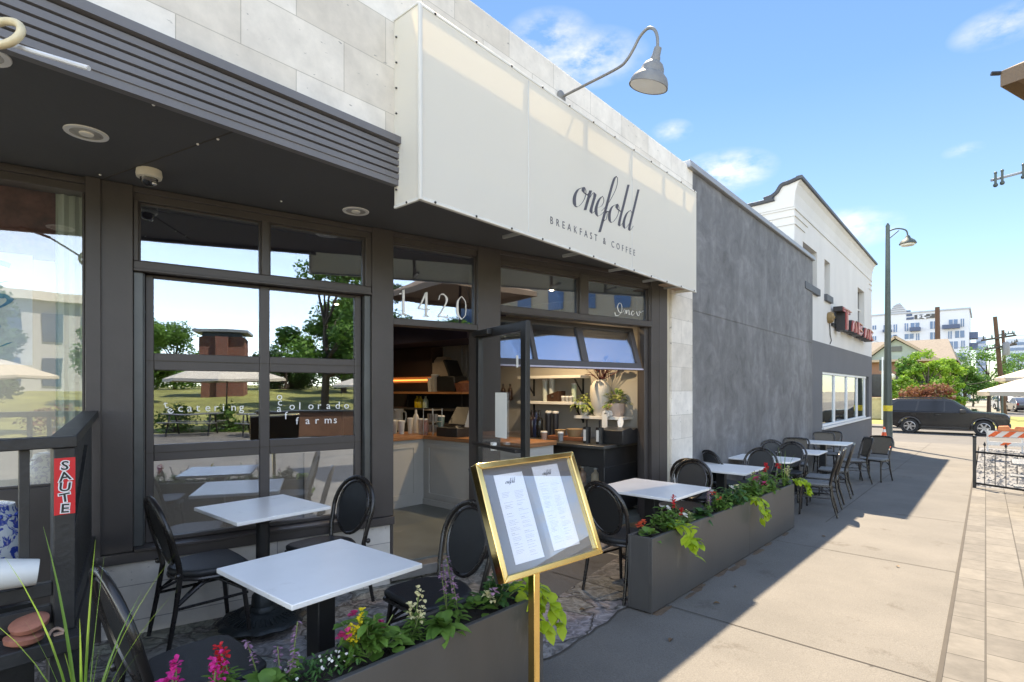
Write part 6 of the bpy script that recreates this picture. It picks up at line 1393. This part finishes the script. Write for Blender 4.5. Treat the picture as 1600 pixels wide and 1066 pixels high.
# ================================================================= utility poles, wires, globe lamps
M_pole = mat('creosoted pole', (.095,.05,.03), .85, 0, .25, 5, stretch=(6,6,.5))
def upole(px, pxb, top, Z, label, arms, r=.15, tr=()):
    q = pd(pxb, 610, Z); t = thing('utility_pole', label, 'utility pole', (q.x, q.y, -.66), 0, 'wooden utility poles'); I = Matrix.Translation((-q.x,-q.y,.66))
    tp = pd(px, top, Z); b = mb(I); b.tube([(q.x,q.y,-.66), tp], [r*1.2, r*.85], 10); b.build('pole', M_pole, t)
    for (xa, ya, xb, yb) in arms:
        A_, B_ = pd(xa,ya,Z-.2), pd(xb,yb,Z-.2); b = mb(I); b.bar(A_, B_, .12, .14); b.build('crossarm', mat('crossarm dark', (.05,.04,.035), .8), t)
        for f in (.05,.3,.7,.95):
            c = A_.lerp(B_, f); b = mb(I); b.lathe([(.03,0),(.06,.05),(.03,.2),(.05,.25)], 8, tuple(c+V((0,0,.07)))); b.build('insulator', M_gpole, t)
    for (x, y) in tr:
        c = pd(x,y,Z-.45); b = mb(I); b.lathe([(.2,-.5),(.22,-.45),(.22,.4),(.15,.5)], 14, tuple(c)); b.build('transformer', mat('transformer grey', (.2,.2,.21), .5), t)
    return t
upole(1464.6, 1466, 480, 62, 'rust brown utility pole in front of the white apartment block', ((1448,541,1483,538),(1455,557,1480,556)), .26)
upole(1554.6, 1570, 495, 42, 'leaning dark utility pole with two crossarms at right', ((1534,532,1587,524),(1540,546,1588,538)), .15, ((1572,545),))
upole(1567, 1572, 516, 60, 'slim utility pole just behind the leaning one', ((1558,524,1583,521),(1560,548,1590,533)), .16)
def wire(a, b_, sag, label, r=.018, grp='overhead wires'):
    t = mb(); A_, B_ = V(a), V(b_)
    t.tube([A_.lerp(B_, k/16) - V((0,0,sag*4*(k/16)*(1-k/16))) for k in range(17)], r, 5); tag(t.build('overhead_wire', M_black), label, 'wire', grp)
wire(pd(1450,541,62), pd(1330,520,70), .6, 'thin overhead wire leaving the rust brown pole to the left', .02)
wire(pd(1482,538,62), pd(1536,532,42), .5, 'thin overhead wire between the rust brown and the leaning pole', .02)
wire(pd(1478,600,46), pd(1575,585,42), .35, 'pale sagging cable low between the trees', .035)
wire(pd(1586,524,42), pd(1680,505,38), .3, 'thin overhead wire running right from the leaning pole', .018)
# bracket pole reaching in from the right
t = thing('lamp_arm_pole', 'slim grey street pole arm with fittings reaching in at the right edge', 'pole arm', (pd(1640,700,9).x, pd(1640,700,9).y, gz(12)))
I = Matrix.Translation(-t.location); bs = t.location; tp = pd(1640,262,9)
b = mb(I); b.tube([bs, tp+V((0,0,.3))], [.06,.045], 10); b.build('pole', M_gpole, t)
b = mb(I); b.tube([pd(1549,282,9), pd(1640,258,9)], .022, 8); b.build('arm', mat('arm grey', (.3,.32,.35), .5, .3), t)
for x, y in ((1555.5,280),(1566,276.5),(1599,267)):
    c = pd(x,y,8.97); b = mb(I); b.bar(c+V((0,0,-.11)), c+V((0,0,.11)), .035); b.ball(c+V((0,0,-.1)), .035, 5); b.ball(c+V((0,0,.1)), .025, 5); b.build('fitting', M_gpole, t)
def globe(px, y, Z, label):
    q = pd(px,y,Z); t = thing('globe_lamp', label, 'street lamp', (q.x,q.y,-.6), 0, 'globe street lamps'); h = q.z+.6
    b = mb(); b.lathe([(.14,0),(.15,.2),(.07,.4),(.055,h-.35),(.1,h-.3),(.12,h-.24)], 14); b.build('post', M_gpole, t)
    b = mb(); b.ball((0,0,h), .25, 9); b.build('globe', mat('globe acrylic', (.66,.60,.46), .3), t); b = mb(); b.lathe([(.06,h+.24),(.03,h+.32),(.001,h+.38)], 10); b.build('finial', M_gpole, t)
globe(1393.5, 589, 41, 'globe lamp between the green lamp post and the trees'); globe(1566, 594, 40, 'globe lamp beside the lower beige umbrella'); globe(1559.5, 606, 55, 'small far globe lamp behind the right umbrella')
t = thing('sign_post', 'thin white sign post beside the porch left of the green lamp post', 'post', (pd(1379,640,40).x, pd(1379,640,40).y, -.6)); b = mb(); b.lathe([(.07,0),(.06,4.6)], 10); b.build('post', M_alu, t); b = mb(); b.box(-.03,.03,-.35,.2,3.6,4.4); b.build('plate', M_gpole, t); b = mb(); b.box(-.02,.02,-.45,.1,2.6,2.9); b.build('small_plate', M_gpole, t)
t = thing('newspaper_box', 'pale wooden planter box on the grass left of the cone', 'box', (pd(1368,668,42).x, pd(1368,668,42).y, -.6)); b = mb(); b.box(-.6,.6,-.9,.9,0,1.5); b.build('body', mat('pale timber', (.5,.42,.24), .8, 0, .2, 3), t, bevel=.02); b = mb(); b.box(-.65,.65,-.95,.95,1.5,1.6); b.build('lid', mat('pale timber', (.5,.42,.24), .8, 0, .2, 3), t)
# ================================================================= trees
LF = dict(bright=leafmat('tree bright', (.14,.28,.03), (.26,.42,.05), .4, .5, .6), mid=leafmat('tree mid', (.06,.15,.028), (.13,.27,.045), .35, .5, .6), dark=leafmat('tree dark', (.02,.062,.016), (.06,.14,.03), .3, .5, .6), rust=leafmat('tree rust', (.16,.055,.035), (.30,.15,.08), .3, .7, .7))
M_bark = mat('bark', (.075,.055,.042), .9, 0, .3, 4, .4, 20, stretch=(3,3,.6))
def tree(u, v, z0, h, r, kind, label, seed, n=2600, leaf=.22, trunk=.3, grp='trees beyond the street', name='tree', cat='tree', asp=.8):
    rr = random.Random(seed); t = thing(name, label, cat, (u, v, z0), 0, grp); b = mb()
    crown_z = h*trunk; tr_ = max(.05, h*.022); cl = []
    b.tube([(0,0,-.2),(rr.uniform(-.1,.1),rr.uniform(-.1,.1),crown_z),(rr.uniform(-.3,.3),rr.uniform(-.3,.3),h*.8)], [tr_*1.3,tr_,tr_*.25], 8)
    nb = 26
    for i in range(nb):
        a = rr.uniform(0,6.283); q = rr.uniform(0,1); zz = crown_z + (h-crown_z)*q; rad = r*(1-.75*abs(q-.4)**1.3*1.3)*rr.uniform(.35,1.0)
        c = V((math.cos(a)*rad, math.sin(a)*rad, zz)); cl.append((c, r*rr.uniform(.22,.42)))
        if i % 2 == 0: b.tube([(0,0,max(crown_z*.8, zz*.62)), (c.x*.55,c.y*.55,zz*.86), c], [tr_*.5,tr_*.3,tr_*.1], 5)
    b.build('trunk', M_bark, t)
    f = mb()
    for i in range(n):
        c, cr_ = cl[rr.randrange(nb)]; d = V((rr.gauss(0,1), rr.gauss(0,1), rr.gauss(0,1))).normalized(); p = c + V((d.x,d.y,d.z*asp))*cr_*rr.uniform(.45,1.05)
        e = V((rr.gauss(0,1), rr.gauss(0,1), rr.gauss(0,.6))).normalized(); g = e.cross(d); g = g.normalized() if g.length > .05 else V((0,0,1)); s = leaf*rr.uniform(.6,1.3)
        f.add([p-e*s*.5, p+g*s*.3, p+e*s*.5, p-g*s*.3], [(0,1,2,3)])
    f.build('crown', LF[kind], t, smooth=False)
def ptree(px, Z, top, wpx, kind, label, seed, base=-.66, **k):
    q = pd(px, top, Z); tree(q.x, q.y, base, q.z-base, wpx/2*Z/850, kind, label, seed, **k)
ptree(1418, 43, 563, 46, 'mid', 'round green street tree left of the bright lime ones', 41)
ptree(1447, 40, 552, 60, 'bright', 'bright lime green tree behind the SUV roof', 42, n=3600)
ptree(1480, 41, 562, 50, 'bright', 'lime green tree just right of the brightest one', 43)
ptree(1410, 39, 590, 42, 'bright', 'low lime green tree beside the globe lamp', 44, n=1800)
ptree(1506, 46, 574, 56, 'mid', 'mid green tree below the apartment balconies', 45)
ptree(1545, 54, 545, 96, 'mid', 'large dark limbed tree behind the right umbrella', 46, n=5200, trunk=.34)
ptree(1592, 66, 555, 60, 'mid', 'mid green tree at the right edge beyond the umbrellas', 47, n=3000)
ptree(1520, 75, 585, 70, 'dark', 'dark green tree low behind the large one', 48, n=3000, trunk=.15)
ptree(1575, 90, 588, 80, 'mid', 'distant green tree behind the far parked cars', 49, n=3000, trunk=.2)
ptree(1640, 70, 560, 90, 'mid', 'green tree half cut by the right edge', 50, n=3000)
ptree(1430, 37, 604, 54, 'rust', 'rusty red shrub left part behind the SUV', 51, grp='rusty shrubs behind the SUV', name='shrub', cat='shrub', n=2200, trunk=.05, leaf=.17)
ptree(1466, 37.5, 602, 48, 'rust', 'rusty red shrub right part under the lime tree', 52, grp='rusty shrubs behind the SUV', name='shrub', cat='shrub', n=2000, trunk=.05, leaf=.17)
ptree(1515, 45, 640, 30, 'dark', 'dark rounded shrub in front of the large tree', 53, grp=None, name='shrub', cat='shrub', n=1500, trunk=.05, leaf=.15)
ptree(1376, 75, 600, 40, 'dark', 'dark tree beside the house porch', 54, n=1500)
# ================================================================= the park across the way (mirrored in the glass)
b = mb(); vs = []
prof_v = [(-14,-.02),(-18,.0),(-24,.25),(-32,.9),(-45,1.6),(-75,2.2)]
for v, z in prof_v:
    for u in (-60, 0, 26): vs.append((u, v, z - (0 if u < 20 else .4)))
b.add(vs, [(i*3+k, i*3+k+1, i*3+k+4, i*3+k+3) for i in range(len(prof_v)-1) for k in range(2)]); struct(b.build('park_lawn', M_lawn, smooth=True))
M_brick = blockmat('red brick', (.26,.075,.045), (.20,.055,.035), .22, .075, (.22,.19,.17), .01, .85, 'xz', pits=False)
t = thing('brick_tower', 'square red brick tower with a flat overhanging roof', 'tower', (-3.7, -36.5, 0))
b = mb(); b.box(-1.4,1.4,-1.4,1.4,-.5,5.4); b.build('wall', M_brick, t); b = mb(); b.box(-1.75,1.75,-1.75,1.75,5.75,5.95); b.build('roof', M_cop, t); b = mb(); b.box(-1.25,1.25,-1.25,1.25,5.4,5.75); b.build('window_band', M_dk, t); b = mb(); b.box(-.35,.35,1.41,1.7,-.5,5.4); b.build('pier', M_brick, t)
t = thing('tan_building', 'long tan stone apartment building with a cornice', 'building', (27, -36, 0), R(35))
b = mb(); b.box(-9,16,-8,8,-.5,11); b.build('wall', mat('tan stone', (.42,.33,.24), .8, 0, .06, .3), t); b = mb(); b.box(-9.6,16.6,-8.6,8.6,11,11.6); b.build('cornice', mat('tan trim', (.42,.31,.22), .7), t); b = mb(); b.box(-11,-9.1,-3,6,-.5,10); b.build('glass_bay', M_bw, t)
for k in range(9):
    for z in (2,5,8): b = mb(); b.box(-8+k*2.6,-6.8+k*2.6,8.0,8.1,z,z+1.7); b.build('window', M_bw, t)
t = thing('white_hall', 'long white hall with rows of arched windows', 'building', (-27, -42, .8), R(-28))
b = mb(); b.box(-14,14,-5,5,0,7.5); b.build('wall', M_apw, t); b = mb(); b.box(-14.5,14.5,-5.5,5.5,7.5,8.2); b.build('cornice', M_white, t)
for k in range(11):
    for z in (1,4.4): b = mb(); b.box(-12.6+k*2.4,-11.4+k*2.4,5.0,5.1,z,z+2.2); b.build('window', M_bw, t)
for i, (u, v, h, r, k, lab) in enumerate(((3.1,-26,9.0,3.3,'mid','broad park tree mirrored in the garage door glass'),(6.8,-31,8.5,3.3,'dark','darker park tree beside the broad one'),(-8.2,-30,6.2,2.6,'mid','park tree left of the brick tower'),(-15,-28,6.4,3.2,'dark','dense dark park tree in front of the white hall'),(-21,-31,6,3.0,'mid','low park tree before the white hall'),(14.5,-38,7,3,'mid','park tree by the tan building'),(-12.5,-24,4.5,2.2,'dark','short dense park tree near the path'),(11.5,-24,5.,2.2,'bright','young bright park tree near the path'),(0,-46,6,3.2,'dark','far park tree behind the brick tower'),(-10,-52,7,4,'mid','far park tree left of the tower roof'),(8,-50,8,4.2,'mid','far park tree behind the broad one'),(16,-52,8,4.5,'dark','far park tree near the tan building'),(-20,-54,8,5,'dark','far park tree beside the white hall'),(5,-40,9,3.6,'mid','tall park tree right behind the broad one'))):
    tree(u, v, .3, h, r, k, lab, 70+i, n=11000, leaf=.27, grp='park trees across the paving', trunk=.28)
for i, (u, v, h, r, k) in enumerate(((36,-9,6,2.6,'mid'),(43,-13,7,3,'bright'),(52,-17,7,3,'mid'),(33,-20,7,3.2,'dark'))):
    tree(u, v, -.6, h, r, k, ('green','bright green','mid green','dark green')[i] + ' street tree mirrored in the ribbon window', 120+i, n=3000, leaf=.28, grp='trees along the side street')
for i, (u, v, k, lab) in enumerate(((-6.5,-15.5,'rust','rust coloured ornamental shrub at the lawn edge'),(-4.6,-15.3,'rust','second rust shrub at the lawn edge'),(-2.6,-14.9,'mid','green ornamental shrub at the lawn edge'),(-.8,-14.8,'mid','low green shrub right of the rust ones'))):
    tree(u, v, -.1, 1.0, .9, k, lab, 90+i, n=1200, leaf=.12, grp='shrubs at the lawn edge', name='shrub', cat='shrub', trunk=.05)
umbrella((-.9,-15.6), 2.0, 2.2, 'open beige umbrella across from the garage door glass', base=-.02); umbrella((5.2,-16.2), 1.75, 2.0, 'open beige umbrella across from the street number', base=-.09); umbrella((-8.5,-15.5), 2.05, 2.2, 'open beige umbrella across from the left window', base=-.02)
for i, (u, v) in enumerate(((-4.2,-12.2),(-1.6,-12.9),(.8,-12.2),(4.2,-12.6))):
    picnic(u, v, ('first','second','third','fourth')[i] + ' picnic table of the row under the park umbrellas', 5)
t = thing('planter_wall', 'low brown timber planter wall along the park path', 'planter', (2.2, -11.5, -.05)); b = mb(); b.box(-1.6,1.6,-.5,.5,0,.85); b.build('box', mat('brown timber', (.16,.075,.04), .7, 0, .2, 3), t, bevel=.02); b = mb(); b.box(-1.65,1.65,-.55,.55,.85,.9); b.build('cap', M_black, t)
